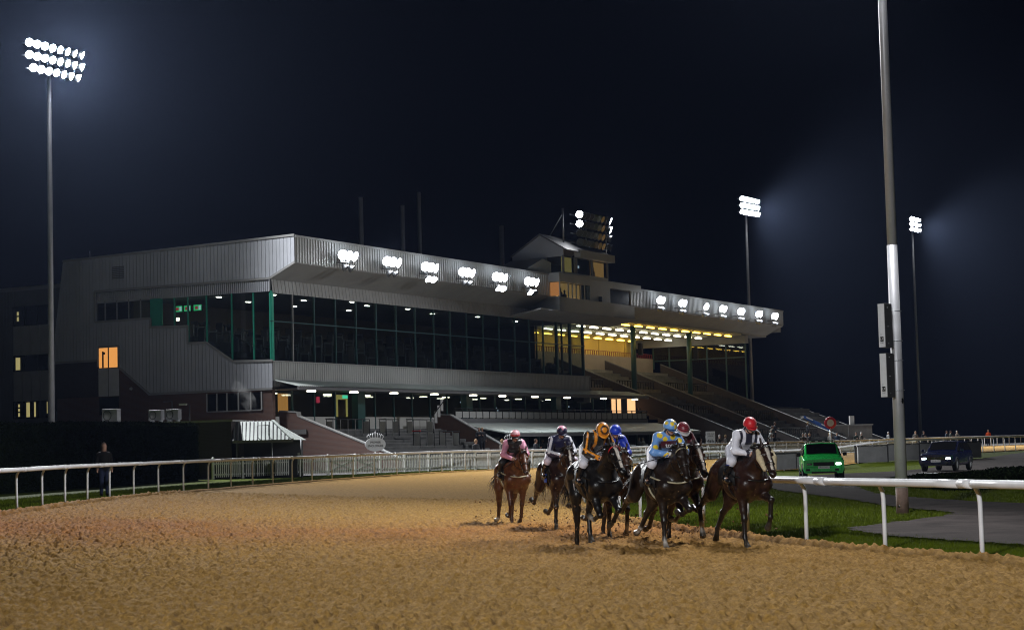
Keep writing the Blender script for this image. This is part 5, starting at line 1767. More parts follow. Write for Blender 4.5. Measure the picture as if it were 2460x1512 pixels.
    def colfn(Vv, C, ds):
        if blaze:
            q = Vv - poll
            a = q @ hd; b = q @ side; c = q @ up
            w0, w1, a0, a1 = blaze
            wid = np.interp(a, [a0, a0 + .08, .25, a1], [w0 * .6, w0, w1, w1 * .9])
            m = (a > a0) & (a < a1) & (np.abs(b + .004 * np.sin(a * 30)) < wid) & (c > .0)
            C[m] = sock * 1.15
        mz = ((Vv - poll) @ hd > .50) & (np.linalg.norm(Vv - muzz, axis=1) < .12)
        C[mz & ~((np.abs((Vv - poll) @ side) < .03) & (((Vv - poll) @ up) > .03) & bool(blaze))] *= .55
        spk = vnoise(Vv[:, 0] * 55 + Vv[:, 1] * 30, Vv[:, 2] * 55, 3) > .9                     # splashed sand
        low = np.clip((1.15 - Vv[:, 2]) / 1.1, 0, 1) * (Vv[:, 0] > .2)
        C[spk & (RNG.random(len(Vv)) < .5 * low)] = (.30, .21, .11)
        return C
    me = B.mesh('body', .0165, 0, colfn)
    me.materials.append(HORSE_MAT)
    link_mesh('body', me, root)
    # eyes
    for s in (-1, 1):
        MB().lathe([(0, .02), (.012, .016), (.019, .004), (.016, -.01)], 8, Matrix.Translation(poll + hd * .165 + side * .092 * s + up * .028) @ Vector(side * s).to_track_quat('Z', 'Y').to_matrix().to_4x4()).build('eye', M['eye'], root)
    # mane, forelock, tail as strands
    rg = np.random.default_rng(int(spec['pos'][0] * 100) % 1000 + 5)

    def strands(name, roots, dirs, L, r, n=5, drop_=.5):
        mb = MB()
        for p, d in zip(roots, dirs):
            pts = []; q = np.array(p, float); dd = np.array(d, float); ll = L * rg.uniform(.6, 1.15)
            for i in range(n):
                pts.append(tuple(q)); dd = dd + V3(rg.normal(0, .12), rg.normal(0, .12), -drop_ / n + rg.normal(0, .05)); dd /= np.linalg.norm(dd); q = q + dd * ll / (n - 1)
            mb.tube(pts, [r * (1 - .8 * i / (n - 1)) for i in range(n)], 4, False)
        o = mb.build(name, M['hair'], root); o['kind'] = 'stuff'
    crest0 = Z(.44, 0, 1.53); rp, rd = [], []
    for i in range(110):
        f = rg.random(); p = crest0 * (1 - f) + (poll + V3(-.03, 0, .07)) * f + V3(-.02, 0, .05 * math.sin(f * 3.1))
        rp.append(p + V3(0, rg.normal(0, .008), 0)); rd.append(V3(-.7, rg.choice([-1, 1]) * .5, .45))
    strands('mane', rp, rd, .17, .008, 5, 1.2)
    rp = [poll + up * .085 + side * rg.normal(0, .018) - hd * .02 for _ in range(26)]
    strands('forelock', rp, [hd * .5 + up * .5 + side * rg.normal(0, .3) for _ in rp], .14, .006, 4, .6)
    dock = Z(-.86, 0, 1.30)
    tl = spec.get('tail', (-.85, 0, -.35))
    strands('tail', [dock + V3(rg.normal(0, .02), rg.normal(0, .025), rg.normal(0, .02)) for _ in range(110)], [V3(*tl) + V3(0, rg.normal(0, .09), rg.normal(0, .10)) for _ in range(110)], .66, .0095, 8, 1.5)
    MB().tube([Z(-.80, 0, 1.36), Z(-.88, 0, 1.31), Z(-1.0, 0, 1.24)], [.045, .04, .02], 6).build('tail_dock', M['hair'], root)
    # ---- tack
    sad = MB()
    P = []
    for x, hgt, w in [(.34, .04, .16), (.22, .055, .22), (.05, .035, .23), (-.12, .06, .20)]:
        for j in range(9):
            a = math.pi * (j / 8 - .5) * 1.05
            rr = .335 if x > -.05 else .31
            P.append((x, math.sin(a) * (rr * .86 + .012) * min(1, w / .2), 1.165 - dz + math.cos(a) * (rr * .98) + hgt * max(0, math.cos(a))))
    sad.add(P, [(i * 9 + j, i * 9 + j + 1, (i + 1) * 9 + j + 1, (i + 1) * 9 + j) for i in range(3) for j in range(8)], True)
    so = sad.build('saddle', M['leather'], root)
    so.modifiers.new('thick', 'SOLIDIFY').thickness = .02
    cl = MB(); P = []
    for x, rr in [(.40, .33), (.2, .342), (-.02, .345), (-.26, .325)]:
        for j in range(13):
            a = math.pi * (j / 12 - .5) * 1.22
            P.append((x, math.sin(a) * rr * .90, 1.165 - dz + math.cos(a) * (rr * 1.02) + .02))
    cl.add(P, [(i * 13 + j, i * 13 + j + 1, (i + 1) * 13 + j + 1, (i + 1) * 13 + j) for i in range(3) for j in range(12)], True)
    co_ = cl.build('saddle_cloth', M['cloth_black'], root)
    co_.modifiers.new('thick', 'SOLIDIFY').thickness = .012
    if spec.get('number'):
        nm = Matrix.Translation(Z(-.10, -.325, 1.06)) @ Matrix.Rotation(R(6), 4, 'X') @ Matrix.Rotation(math.pi / 2, 4, 'X')
        text_obj('number_lettering', spec['number'], .17, M['white'], root, nm, .002)
    if spec.get('pad'): MB().box(.18, .34, -.345, -.330, 1.02 - dz, 1.2 - dz).build('number_pad', mat('blue_pad', spec['pad'], .6), root)
    # girth
    MB().tube([(.16, .305 * math.cos(a), 1.165 - dz + .345 * math.sin(a)) for a in np.linspace(math.pi * .05, -math.pi * 1.05, 16)], .018, 5, False).build('girth', M['leather'] if not spec.get('pale_tack') else M['tack_pale'], root)
    # breast girth round the chest
    bg = [Z(.30, .315 * s_, 1.25) for s_ in (1,)] + [Z(.55, .285, 1.20), Z(.72, .17, 1.16), Z(.76, 0, 1.14), Z(.72, -.17, 1.16), Z(.55, -.285, 1.20), Z(.30, -.315, 1.25)]
    MB().tube([tuple(p) for p in crom(np.array(bg), np.linspace(0, 6, 25))], .016, 5, False).build('breast_girth', M['tack_pale'] if spec.get('pale_tack') else M['leather'], root)
    # bridle
    def ring(c, ra, rb, tilt=0, r=.010, matl='leather', name='strap', closed=True, lo=0, hi=2 * math.pi):
        pts = []
        for a in np.linspace(lo, hi, 18, endpoint=not closed):
            pts.append(tuple(c + side * (ra * math.cos(a)) + (up * math.cos(tilt) + hd * math.sin(tilt)) * (rb * math.sin(a))))
        MB().tube(pts, r, 5, False, closed).build(name, M[matl], root)
    ring(poll + hd * .345 - up * .012, .076, .092, 0, .011, 'leather', 'noseband')
    ring(poll + hd * .055 - up * .0, .098, .115, -.12, .011, spec.get('brow', 'leather'), 'browband', False, -.25, math.pi + .25)
    ring(poll - hd * .045 - up * .005, .085, .115, 0, .010, 'leather', 'headpiece', False, -.5, math.pi + .5)
    for s in (-1, 1):
        bit = poll + hd * .44 - up * .030 + side * .058 * s
        MB().tube([tuple(poll + hd * .05 + side * .100 * s - up * .0), tuple(poll + hd * .25 + side * .088 * s - up * .03), tuple(bit)], .009, 5).build('cheek_strap', M['leather'], root)
        MB().tube([tuple(bit + hd * (.032 * math.cos(a)) + up * (.032 * math.sin(a)) + side * .006 * s) for a in np.linspace(0, 6.283, 14, endpoint=False)], .006, 5, True, True).build('bit_ring', M['bit'], root)
        hand = np.array(spec['hands'][0 if s > 0 else 1])
        m1 = (bit * .5 + hand * .5) + V3(0, .05 * s, -.06)
        MB().tube([tuple(bit), tuple(bit * .75 + m1 * .25 + V3(0, .02 * s, -.01)), tuple(m1), tuple(hand + V3(.03, 0, -.02)), tuple(hand)], .008, 5).build('rein', M['leather'], root)
        if spec.get('cheekpieces'):
            c0 = poll + hd * .04 + side * .115 * s - up * .02; c1 = poll + hd * .40 + side * .085 * s - up * .05
            F_ = Body().chain([c0, c0 * .6 + c1 * .4 + side * .015 * s, c1], [.042, .058, .038], (.6, .5, .33), .02)
            m_ = F_.mesh('sheepskin_cheekpiece', .012); m_.materials.append(M['fleece']); link_mesh('sheepskin_cheekpiece', m_, root)
    lo_ = Z(.55, -.30, 1.18)
    return root

# ================================================================ jockeys
SKIN = (.46, .27, .20)
SKIN_MAT = vcol_mat('skin', .55, .4, .08, 30)
SILK_MAT = vcol_mat('racing_silk', .42, .5, .10, 30, .35, 22, .2)
BREECH_MAT = mat('white_breeches', (.66, .66, .74), .55, 0, .4, .10, 12, .35, 30, 0, .2)
BOOT_MAT = mat('jockey_boot', (.008, .008, .010), .16, 0, .6)
GLOVE_MAT = vcol_mat('glove', .6, .3, .1, 30)
M['goggle'] = mat('goggle_lens', (.006, .006, .008), .06, 0, .9)
M['whip'] = mat('whip_black', (.008, .008, .008), .4)


def hand_mesh(name, side, col):
    """Closed fist round a rein, five separate fingers; local x forward, z up, palm inward."""
    B = Body()
    B.limb((-.055, 0, 0), (.005, 0, 0), .027, .030, col, .015, .7)
    for i in range(4):
        z = .030 - i * .020
        L = (.034, .038, .036, .029)[i]
        kn = V3(.030, .012 * side, z)
        p1 = kn + V3(L, -.004 * side, -.004); p2 = p1 + V3(-.006, -.026 * side, -.003); p3 = p2 + V3(-.024, -.008 * side, 0)
        B.chain([V3(.0, .008 * side, z * .8), kn, p1, p2, p3], [.011, .0105, .0095, .009, .008], col, .006)
    B.chain([V3(-.03, -.012 * side, .022), V3(.005, -.030 * side, .036), V3(.036, -.030 * side, .034)], [.012, .0105, .009], col, .008)
    m = B.mesh(name, .006)
    m.materials.append(GLOVE_MAT)
    return m


def build_jockey(spec, horse):
    J = spec['jockey']
    root = tag(empty('person', horse.location[:], horse.rotation_euler.z), J['label'], 'jockey', 'jockeys riding in the race')
    dz = spec.get('drop', 0.0)
    Z = lambda x, y, z: V3(x, y, z - dz)
    hip = Z(*J.get('hip', (-.08, 0, 1.66)))
    sh = Z(*J.get('shoulder', (.33, 0, 1.93)))
    hc = Z(*J.get('head', (.47, 0, 2.075)))
    pit, yaw = J.get('look', (18, 0))
    f = V3(math.cos(R(pit)) * math.cos(R(yaw)), math.cos(R(pit)) * math.sin(R(yaw)), -math.sin(R(pit)))
    s_ = V3(-math.sin(R(yaw)), math.cos(R(yaw)), 0)
    u_ = np.cross(f, s_)
    hands = [np.array(h, float) for h in spec['hands']]
    arms, legs = {}, {}
    for i, s in ((0, 1), (1, -1)):
        S = sh + V3(.0, .185 * s, -.01); H = hands[i]
        d = H - S; L = np.linalg.norm(d); a_, b_ = .30, .29
        L2 = min(L, a_ + b_ - .01)
        x = (a_ * a_ - b_ * b_ + L2 * L2) / (2 * L2); hgt = math.sqrt(max(a_ * a_ - x * x, 0))
        w = V3(-.45, .85 * s, -.45); w -= d / L * (w @ d / L); w /= np.linalg.norm(w)
        E_ = S + d / L * x + w * hgt
        arms[s] = (S, E_, H)
        K = Z(J.get('kneex', .34), .30 * s, J.get('kneez', 1.47)); A = Z(.14, .335 * s, 1.20)
        legs[s] = (hip + V3(.02, .10 * s, -.02), K, A, A + V3(.15, .015 * s, -.055))

    def torso(B, g=0, col=SKIN):
        B.limb(hip + V3(.0, 0, .02), hip * .5 + sh * .5, .135 + g, .130 + g, col, .06, 1.15)
        B.limb(hip * .5 + sh * .5, sh + V3(-.03, 0, -.05), .130 + g, .130 + g, col, .06, 1.25)
        B.limb(sh + V3(-.01, -.15, -.01), sh + V3(-.01, .15, -.01), .080 + g, .080 + g, col, .05)
        n = 3
        for s in (1, -1):
            S, E_, H = arms[s]
            B.limb(S, E_, .062 + g, .050 + g, col, .035)
            B.limb(E_, H * .88 + E_ * .12, .050 + g, .034 + g, col, .03)
            n += 2
        return B
    # the body itself
    B = torso(Body())
    B.limb(sh + V3(.02, 0, .03), hc - u_ * .06, .058, .055, SKIN, .04)
    B.limb(hc + u_ * .035 - f * .02, hc + u_ * .02 + f * .015, .092, .088, SKIN, .03, .85)
    B.limb(hc + f * .045 - u_ * .02, hc + f * .055 - u_ * .085, .058, .036, SKIN, .03, .9)
    B.limb(hc + f * .095 + u_ * .0, hc + f * .112 - u_ * .035, .012, .017, SKIN, .014)
    B.limb(hc + f * .09 - u_ * .068 - s_ * .018, hc + f * .09 - u_ * .068 + s_ * .018, .008, .008, (.35, .14, .12), .008)
    for s in (1, -1):
        B.ball(hc + s_ * .082 * s - u_ * .01, .022, SKIN, .01, .6)
        hp_, K, A, T = legs[s]
        B.chain([hp_, K], [.105, .068], SKIN, .05); B.chain([K, A], [.060, .042], SKIN, .03); B.limb(A, T, .036, .032, SKIN, .02)
        B.ball(arms[s][2], .034, SKIN, .02)
    me = B.mesh('body', .014); me.materials.append(SKIN_MAT)
    link_mesh('body', me, root)
    # jacket
    Jb = torso(Body(), .014, (1, 1, 1))
    Jb.limb(sh + V3(.0, 0, .01), sh + V3(.045, 0, .075), .078, .066, (1, 1, 1), .03)

    def jfn(Vv, C, ds):
        k = np.argmin(ds, 1)
        reg = np.where(k < 3, 0, np.where(k < 5, 1, np.where(k < 7, 2, 3)))       # torso, left arm, right arm, collar
        t = (Vv - hip) @ ((sh - hip) / np.linalg.norm(sh - hip)) / np.linalg.norm(sh - hip)
        out = np.empty_like(C)
        along = np.zeros(len(Vv)); front = np.zeros(len(Vv))
        for s, r in ((1, 1), (-1, 2)):
            S, E_, H = arms[s]
            m = reg == r
            along[m] = np.minimum(np.linalg.norm(Vv[m] - S, axis=1), 9)
            ax_ = np.cross((E_ - S) / np.linalg.norm(E_ - S), V3(1, 0, 0))
        return J['silk'](Vv, reg, t, along, Vv[:, 1], arms)
    me = Jb.mesh('jacket', .0125, 0, jfn); me.materials.append(SILK_MAT)
    # loose folds of thin cloth
    co = np.empty(len(me.vertices) * 3, np.float32); me.vertices.foreach_get('co', co); co = co.reshape(-1, 3)
    nr = np.empty(len(me.vertices) * 3, np.float32); me.vertices.foreach_get('normal', nr); nr = nr.reshape(-1, 3)
    fold = (vnoise(co[:, 2] * 26 + co[:, 0] * 10, co[:, 1] * 9 + co[:, 0] * 8, 4) - .5) * .018
    me.vertices.foreach_set('co', (co + nr * fold[:, None]).ravel()); me.update()
    link_mesh('jacket', me, root)
    # breeches
    Bb = Body().limb(hip + V3(-.01, -.02, .0), hip + V3(-.01, .02, 0), .152, .152, (1, 1, 1), .06, 1.05)
    for s in (1, -1): Bb.limb(legs[s][0], legs[s][1] * .94 + legs[s][0] * .06, .118, .082, (1, 1, 1), .06)
    for s in (1, -1): Bb.limb(legs[s][1], legs[s][1] * .72 + legs[s][2] * .28, .078, .066, (1, 1, 1), .04)
    me = Bb.mesh('breeches', .014); me.materials.append(mat('breeches_cloth', J['breeches'], .55, 0, .4, .12, 14, .4, 25) if J.get('breeches') else BREECH_MAT)
    link_mesh('breeches', me, root)
    for s in (1, -1):
        hp_, K, A, T = legs[s]
        bt = Body().chain([K * .80 + A * .20, K * .45 + A * .55, A], [.074, .070, .050], (1, 1, 1), .03)
        bt.limb(A + V3(-.03, 0, -.04), T, .044, .040, (1, 1, 1), .03).limb(T, T + V3(.06, 0, -.006), .040, .032, (1, 1, 1), .02)
        me = bt.mesh('boot', .011); me.materials.append(BOOT_MAT); link_mesh('boot', me, root)
        tp = K * .80 + A * .20
        if J.get('boot_top'): MB().tube([tuple(tp + V3(math.cos(a) * .074, math.sin(a) * .074, 0)) for a in np.linspace(0, 6.283, 14, endpoint=False)], .012, 5, True, True).build('boot_cuff', mat('boot_cuff', J['boot_top'], .4), root)
        # stirrup
        c = A + V3(.09, 0, -.06)
        MB().tube([tuple(c + V3(.0, .055 * math.cos(a), .03 + .07 * math.sin(a))) for a in np.linspace(0, 6.283, 14, endpoint=False)], .007, 5, True, True).build('stirrup', M['bit'], root)
        MB().tube([tuple(c + V3(0, 0, .1)), tuple(Z(.18, .29 * s, 1.38))], .009, 4).build('stirrup_leather', M['leather'], root)
        gl = link_mesh('glove', hand_mesh('glove', s, J.get('glove', (.02, .02, .02))), root)
        H = arms[s][2]; d = Vector(H - arms[s][1]).normalized()
        gl.matrix_local = Matrix.Translation(H) @ d.to_track_quat('X', 'Z').to_matrix().to_4x4()
    # helmet with silk cap and peak
    n_a, n_e = 36, 12
    Vh, Ch = [], []
    for e in range(n_e + 1):
        el = (-.28 + (math.pi / 2 + .28) * e / n_e)
        for a in range(n_a):
            az = 2 * math.pi * a / n_a
            cr_ = math.cos(el)
            if el < 0: cr_ = 1.0
            p = hc + u_ * (.030 + .118 * math.sin(el)) + f * (.134 * cr_ * math.cos(az) - .004) + s_ * (.113 * cr_ * math.sin(az))
            Vh.append(p); Ch.append(J['cap'](az, el))
    Fh = [(e * n_a + a, e * n_a + (a + 1) % n_a, (e + 1) * n_a + (a + 1) % n_a, (e + 1) * n_a + a) for e in range(n_e) for a in range(n_a)]
    me = np_mesh('helmet', Vh, Fh, True); set_col(me, np.array(Ch)); me.materials.append(SILK_MAT)
    hl = link_mesh('helmet', me, root)
    hl.modifiers.new('thick', 'SOLIDIFY').thickness = .012
    P = []
    for j in range(11):
        az = (j / 10 - .5) * 2.0
        b = hc + u_ * .0 + f * (.132 * math.cos(az)) + s_ * (.113 * math.sin(az))
        P += [b, b + f * (.055 * math.cos(az * 1.1)) - u_ * .016]
    pk = MB().add(P, [(2 * j, 2 * j + 1, 2 * j + 3, 2 * j + 2) for j in range(10)], True).build('peak', mat('cap_peak', J['cap'](0, -.28) if J.get('peak') is None else J['peak'], .45), root)
    pk.modifiers.new('thick', 'SOLIDIFY').thickness = .008
    MB().tube([tuple(hc - u_ * .0 + s_ * .098 + f * .02), tuple(hc - u_ * .09 + s_ * .055 + f * .06), tuple(hc - u_ * .115 + f * .075), tuple(hc - u_ * .09 - s_ * .055 + f * .06), tuple(hc - s_ * .098 + f * .02)], .008, 5).build('chin_strap', M['leather'], root)
    # goggles
    G = Body().limb(hc + f * .084 + u_ * .012 - s_ * .042, hc + f * .084 + u_ * .012 + s_ * .042, .030, .030, (1, 1, 1), .02)
    me = G.mesh('goggles', .008); me.materials.append(M['goggle']); link_mesh('goggles', me, root)
    MB().tube([tuple(hc + u_ * .015 + f * (.10 * math.cos(a)) + s_ * (.098 * math.sin(a))) for a in np.linspace(.6, 5.68, 20)], .009, 5).build('goggle_strap', M['leather'], root)
    for item in J.get('text', []):
        txt, size, pos, rot, colr = item
        m = Matrix.Translation(Z(*pos)) @ Euler([R(v) for v in rot]).to_matrix().to_4x4()
        text_obj('lettering', txt, size, colr, root, m, .003)
    if J.get('whip'):
        a, b = J['whip']
        w = tag(MB().tube([tuple(Z(*a)), tuple(Z(*a) * .5 + Z(*b) * .5), tuple(Z(*b))], [.009, .007, .010], 6).build('whip', M['whip']), J['whip_label'], 'whip')
        w.location = horse.location; w.rotation_euler = horse.rotation_euler
    return root


# ---------------------------------------------------------------- silks and caps
def arm_stripe(Vv, arms, s, wid):
    """Stripe down the outside of a sleeve: True where the point lies on the outer side of the arm axis."""
    S, E_, H = arms[s]
    out = np.zeros(len(Vv), bool)
    for a, b in ((S, E_), (E_, H)):
        d = b - a; L = np.linalg.norm(d); d = d / L
        q = Vv - a; t = q @ d
        r = q - t[:, None] * d
        ref = V3(.55, -.25 * s if s > 0 else .2, .55); ref = V3(.75, .25 * s, .45); ref -= d * (ref @ d); ref /= np.linalg.norm(ref)
        bi = np.cross(d, ref)
        out |= (t > -.06) & (t < L + .05) & ((r @ ref) > .01) & (np.abs(r @ bi) < wid)
    return out


def silk_white(V, reg, t, al, y, arms):
    C = np.tile(V3(.72, .72, .80), (len(V), 1))
    top = (reg == 0) & (t > .55)
    C[(reg != 3) & (np.abs(np.abs(y) - .135) < .022) & (t > .35)] = (.012, .012, .03)
    C[(reg == 3) | (top & (np.abs(y) < .06) & (t > .86))] = (.012, .012, .03)
    C[(al > .50)] = (.02, .02, .07)
    return C


def silk_tiger(V, reg, t, al, y, arms):
    C = np.tile(V3(.014, .012, .011), (len(V), 1))
    for s, r in ((1, 1), (-1, 2)):
        m = arm_stripe(V, arms, s, .017)
        C[m & (reg == r)] = (.78, .27, .012)
    C[(reg == 0) & (np.abs(np.abs(y) - .09) < .022)] = (.70, .24, .012)
    C[(al > .46) & (al < .53) & (reg > 0) & (reg < 3)] = (.70, .24, .012)
    return C


def silk_spots(V, reg, t, al, y, arms):
    C = np.tile(V3(.13, .30, .66), (len(V), 1))
    for c in [(.44, .06, 1.90), (.46, -.09, 1.86), (.40, -.17, 1.93), (.46, .17, 1.84), (.50, -.02, 1.74), (.33, -.27, 1.82), (.45, -.27, 1.72), (.36, .27, 1.80), (.48, .26, 1.70), (.30, -.10, 1.99), (.28, .13, 1.99), (.05, -.15, 1.82), (.15, .05, 1.95), (.50, .08, 1.77)]:
        C[np.linalg.norm(V - np.array(c), axis=1) < .052] = (.80, .58, .02)
    for a, b in [(.42, .445), (.475, .50)]:
        C[(al > a) & (al < b)] = (.80, .58, .02)
    C[al > .52] = (.01, .01, .012)
    C[(reg == 0) & (V[:, 2] > 1.715) & (V[:, 2] < 1.83) & (V[:, 0] > .25) & (np.abs(y) < .165)] = (.07, .008, .016)
    C[reg == 3] = (.012, .014, .03)
    return C


def silk_pink(V, reg, t, al, y, arms):
    C = np.tile(V3(.60, .25, .36), (len(V), 1))
    C[(reg == 0) & (t > .60) & (np.abs(y) < .17)] = (.012, .010, .012)
    C[reg == 3] = (.012, .010, .012)
    return C


def silk_navy(V, reg, t, al, y, arms):
    C = np.tile(V3(.012, .013, .055), (len(V), 1))
    for s, r in ((1, 1), (-1, 2)):
        C[arm_stripe(V, arms, s, .028) & (reg == r)] = (.66, .66, .72)
    C[(al > .52)] = (.70, .70, .74)
    return C


def silk_maroon(V, reg, t, al, y, arms):
    C = np.tile(V3(.09, .008, .016), (len(V), 1))
    C[(np.floor(al * 14) % 2 == 0) & (reg > 0) & (reg < 3)] = (.02, .008, .010)
    C[reg == 3] = (.55, .52, .52)
    return C


def silk_blue(V, reg, t, al, y, arms):
    C = np.tile(V3(.010, .035, .42), (len(V), 1))
    C[(reg == 0) & (t < .45)] = (.35, .34, .28)
    return C


def cap_red(az, el): return (.55, .012, .022)


def cap_tiger(az, el):
    x = math.cos(el) * math.cos(az); y_ = math.cos(el) * math.sin(az); z = math.sin(el)
    d = math.acos(max(-1, min(1, .80 * x + .6 * z)))
    return (.010, .009, .009) if (.42 < d < .72 or 1.25 < d < 1.5) else (.78, .27, .012)


def cap_spots(az, el):
    x = math.cos(el) * math.cos(az); y_ = math.cos(el) * math.sin(az); z = math.sin(el)
    for c in [(.80, -.22, .55), (.42, .3, .85), (.2, -.85, .48), (.25, .86, .42), (-.5, -.1, .85), (.93, .35, .1)]:
        n = math.sqrt(sum(v * v for v in c))
        if (x * c[0] + y_ * c[1] + z * c[2]) / n > .955: return (.80, .58, .02)
    return (.16, .36, .72)


def cap_pink(az, el): return (.45, .03, .04) if (-.02 < el < .30 and abs(((az + math.pi) % 6.2832) - math.pi) < 1.3) else ((.03, .02, .02) if el > 1.4 or el < -.06 else (.68, .36, .40))


def cap_star(az, el):
    k = abs(((az * 5 / (2 * math.pi) + .5) % 1.0) - .5) * 2
    return (.68, .30, .40) if el > .42 + .75 * (1 - k) * 0 + .55 * k else (.012, .012, .05)


def cap_maroon(az, el): return (.55, .52, .52) if el < -.1 else ((.012, .008, .009) if int((el + .3) * 6.0) % 2 == 0 else (.33, .014, .035))


def cap_blue(az, el): return (.012, .05, .55)


# ---------------------------------------------------------------- the runners
BLK = (.012, .010, .010)
RUNNERS = [
    dict(name='white', label='bay horse with white blaze and sheepskin cheekpieces, ridden in white, beside the rail', pos=(3.83, 31.9), heading=19, coat=(.024, .009, .006), dark=(.015, .009, .008),
         rf=(4, 0, 28), lf=(76, -8, -28), rh=(-30, -72, -60, -100), lh=(-8, -48, -40, -16), drop=.02, blaze=(.036, .022, .03, .50), cheekpieces=True, poll=(0.98, 0.00, 1.68), head=(50, -6),
         hands=((.66, .07, 1.60), (.64, -.09, 1.57)), tail=(-.85, -.1, -.45),
         jockey=dict(label='jockey in white silks with dark braces and a plain red cap', silk=silk_white, cap=cap_red, look=(20, -4), glove=SKIN, boot_top=(.02, .03, .18))),
    dict(name='tiger', label='black horse with white blaze and both forelegs folded, ridden in orange and black', pos=(1.36, 32.9), heading=19, coat=(.008, .007, .007), leg=(.006,.005,.005), dark=(.006, .006, .006),
         lf=(52, -50, -62), rf=(36, -74, -100), rh=(26, -12, -12, -2), lh=(48, -38, 8, 20), rf_sock=.2, blaze=(.030, .026, -.02, .50), brow='red', poll=(1.04, -0.02, 1.72), head=(46, 0),
         hands=((.66, .08, 1.60), (.62, -.11, 1.56)), tail=(-.8, -.1, -.5), number='1',
         jockey=dict(label='jockey in orange and black striped silks crouching with head bowed', silk=silk_tiger, cap=cap_tiger, hip=(-.10, 0, 1.72), shoulder=(.33, -.02, 1.96), head=(.52, .0, 2.04), look=(42, -4), glove=SKIN, whip=((.66, -.12, 1.57), (.10, -.42, 1.36)), whip_label='thin black whip held low by the orange and black jockey')),
    dict(name='spots', label='dark brown horse with pale browband and breast girth, ridden in blue and yellow', pos=(2.48, 31.9), heading=19, coat=(.015, .009, .007), dark=(.03, .016, .010),
         rf=(3, 0, 26), lf=(58, -72, -95), rh=(-32, -76, -58, -105), lh=(-6, -50, -46, -60), drop=.02, lh_sock=.2, rh_sock=.05, rf_sock=.05, pale_tack=True, brow='tack_pale', poll=(0.98, -0.04, 1.70), head=(58, -8),
         hands=((.68, .08, 1.62), (.64, -.12, 1.60)), tail=(-.9, -.1, -.2),
         jockey=dict(label='jockey in light blue silks with yellow spots and spotted blue cap', silk=silk_spots, cap=cap_spots, look=(16, 4), glove=(.62, .62, .62), peak=(.02, .07, .2),
                     text=[('tote', .115, (.468, .0, 1.775), (72, 0, 90), 'white')], whip=((.66, -.13, 1.61), (.05, -.62, 1.42)), whip_label='black whip held out sideways by the blue and yellow jockey')),
    dict(name='maroon', label='bay horse with white blaze half hidden behind the dark brown horse', pos=(2.88, 33.8), heading=17, coat=(.055, .022, .011), dark=(.02, .012, .01),
         rf=(30, -62, -90), lf=(48, 14, 8), rh=(10, -40, -42, -70), lh=(34, -30, -10, 10), lf_sock=.2, rf_sock=.2, blaze=(.030, .024, .0, .50), poll=(1.02, 0.03, 1.67), head=(52, -2), pale_tack=True,
         hands=((.66, .08, 1.60), (.64, -.08, 1.58)),
         jockey=dict(label='jockey in maroon silks with a maroon and black hooped cap', silk=silk_maroon, cap=cap_maroon, look=(30, 0), head=(.48, .0, 2.02))),
    dict(name='navy', label='dark bay horse with narrow blaze, ridden in navy, left of the black horse', pos=(0.88, 40), heading=15, coat=(.022, .010, .008), dark=(.02, .012, .01),
         rf=(-2, -8, 8), lf=(52, -60, -85), rh=(-30, -70, -52, -105), lh=(0, -34, -62, -95), blaze=(.020, .018, .06, .50), poll=(1.00, -0.02, 1.69), head=(52, -10),
         hands=((.66, .08, 1.60), (.64, -.10, 1.58)), pad=(.02, .06, .35),
         jockey=dict(label='jockey in navy silks with white sleeve stripes and pink star cap', silk=silk_navy, cap=cap_star, look=(16, -6), glove=SKIN, breeches=(.66, .56, .66))),
    dict(name='pink', label='chestnut-bay horse with pale breast girth, last of the field at the left', pos=(-0.1, 43), heading=13, coat=(.095, .034, .016), dark=(.05, .02, .012), leg=(.05, .02, .012),
         rf=(12, -30, -92), lf=(-14, -20, -48), rh=(-4, -30, -34, -70), lh=(30, -28, 0, 10), rh_sock=.2, pale_tack=True, poll=(1.02, 0.04, 1.67), head=(50, -4), drop=.04,
         hands=((.68, .07, 1.58), (.64, -.12, 1.52)), number='7', tail=(-.8, -.35, -.25),
         jockey=dict(label='jockey in pink silks with black yoke and pink and red cap', silk=silk_pink, cap=cap_pink, look=(14, -8), glove=SKIN, breeches=(.02, .02, .022), peak=(.02, .015, .015), whip=((.64, -.13, 1.5), (.12, -.5, 1.12)), whip_label='black whip pointing down from the pink jockey at the left')),
    dict(name='blue', label='brown horse with white forelegs mostly hidden behind the black horse', pos=(1.8, 36.2), heading=15, coat=(.060, .026, .014), dark=(.02, .012, .01),
         rf=(6, -10, 10), lf=(28, -8, -20), rh=(2, -50, -46, -90), lh=(20, -30, -20, 0), rf_sock=.2, lf_sock=.2, poll=(1.00, -0.02, 1.63), head=(54, -8),
         hands=((.66, .08, 1.58), (.64, -.08, 1.56)),
         jockey=dict(label='jockey in royal blue silks and cap peering from behind the orange rider', silk=silk_blue, cap=cap_blue, look=(10, -4), head=(.46, .02, 2.03), shoulder=(.33, .02, 1.90))),
]
for sp_ in RUNNERS:
    for t_ in sp_['jockey'].get('text', []): pass
    sp_['jockey']['text'] = [(a, b, c, d, M[e]) for a, b, c, d, e in sp_['jockey'].get('text', [])]
    h_ = build_horse(sp_)
    build_jockey(sp_, h_)

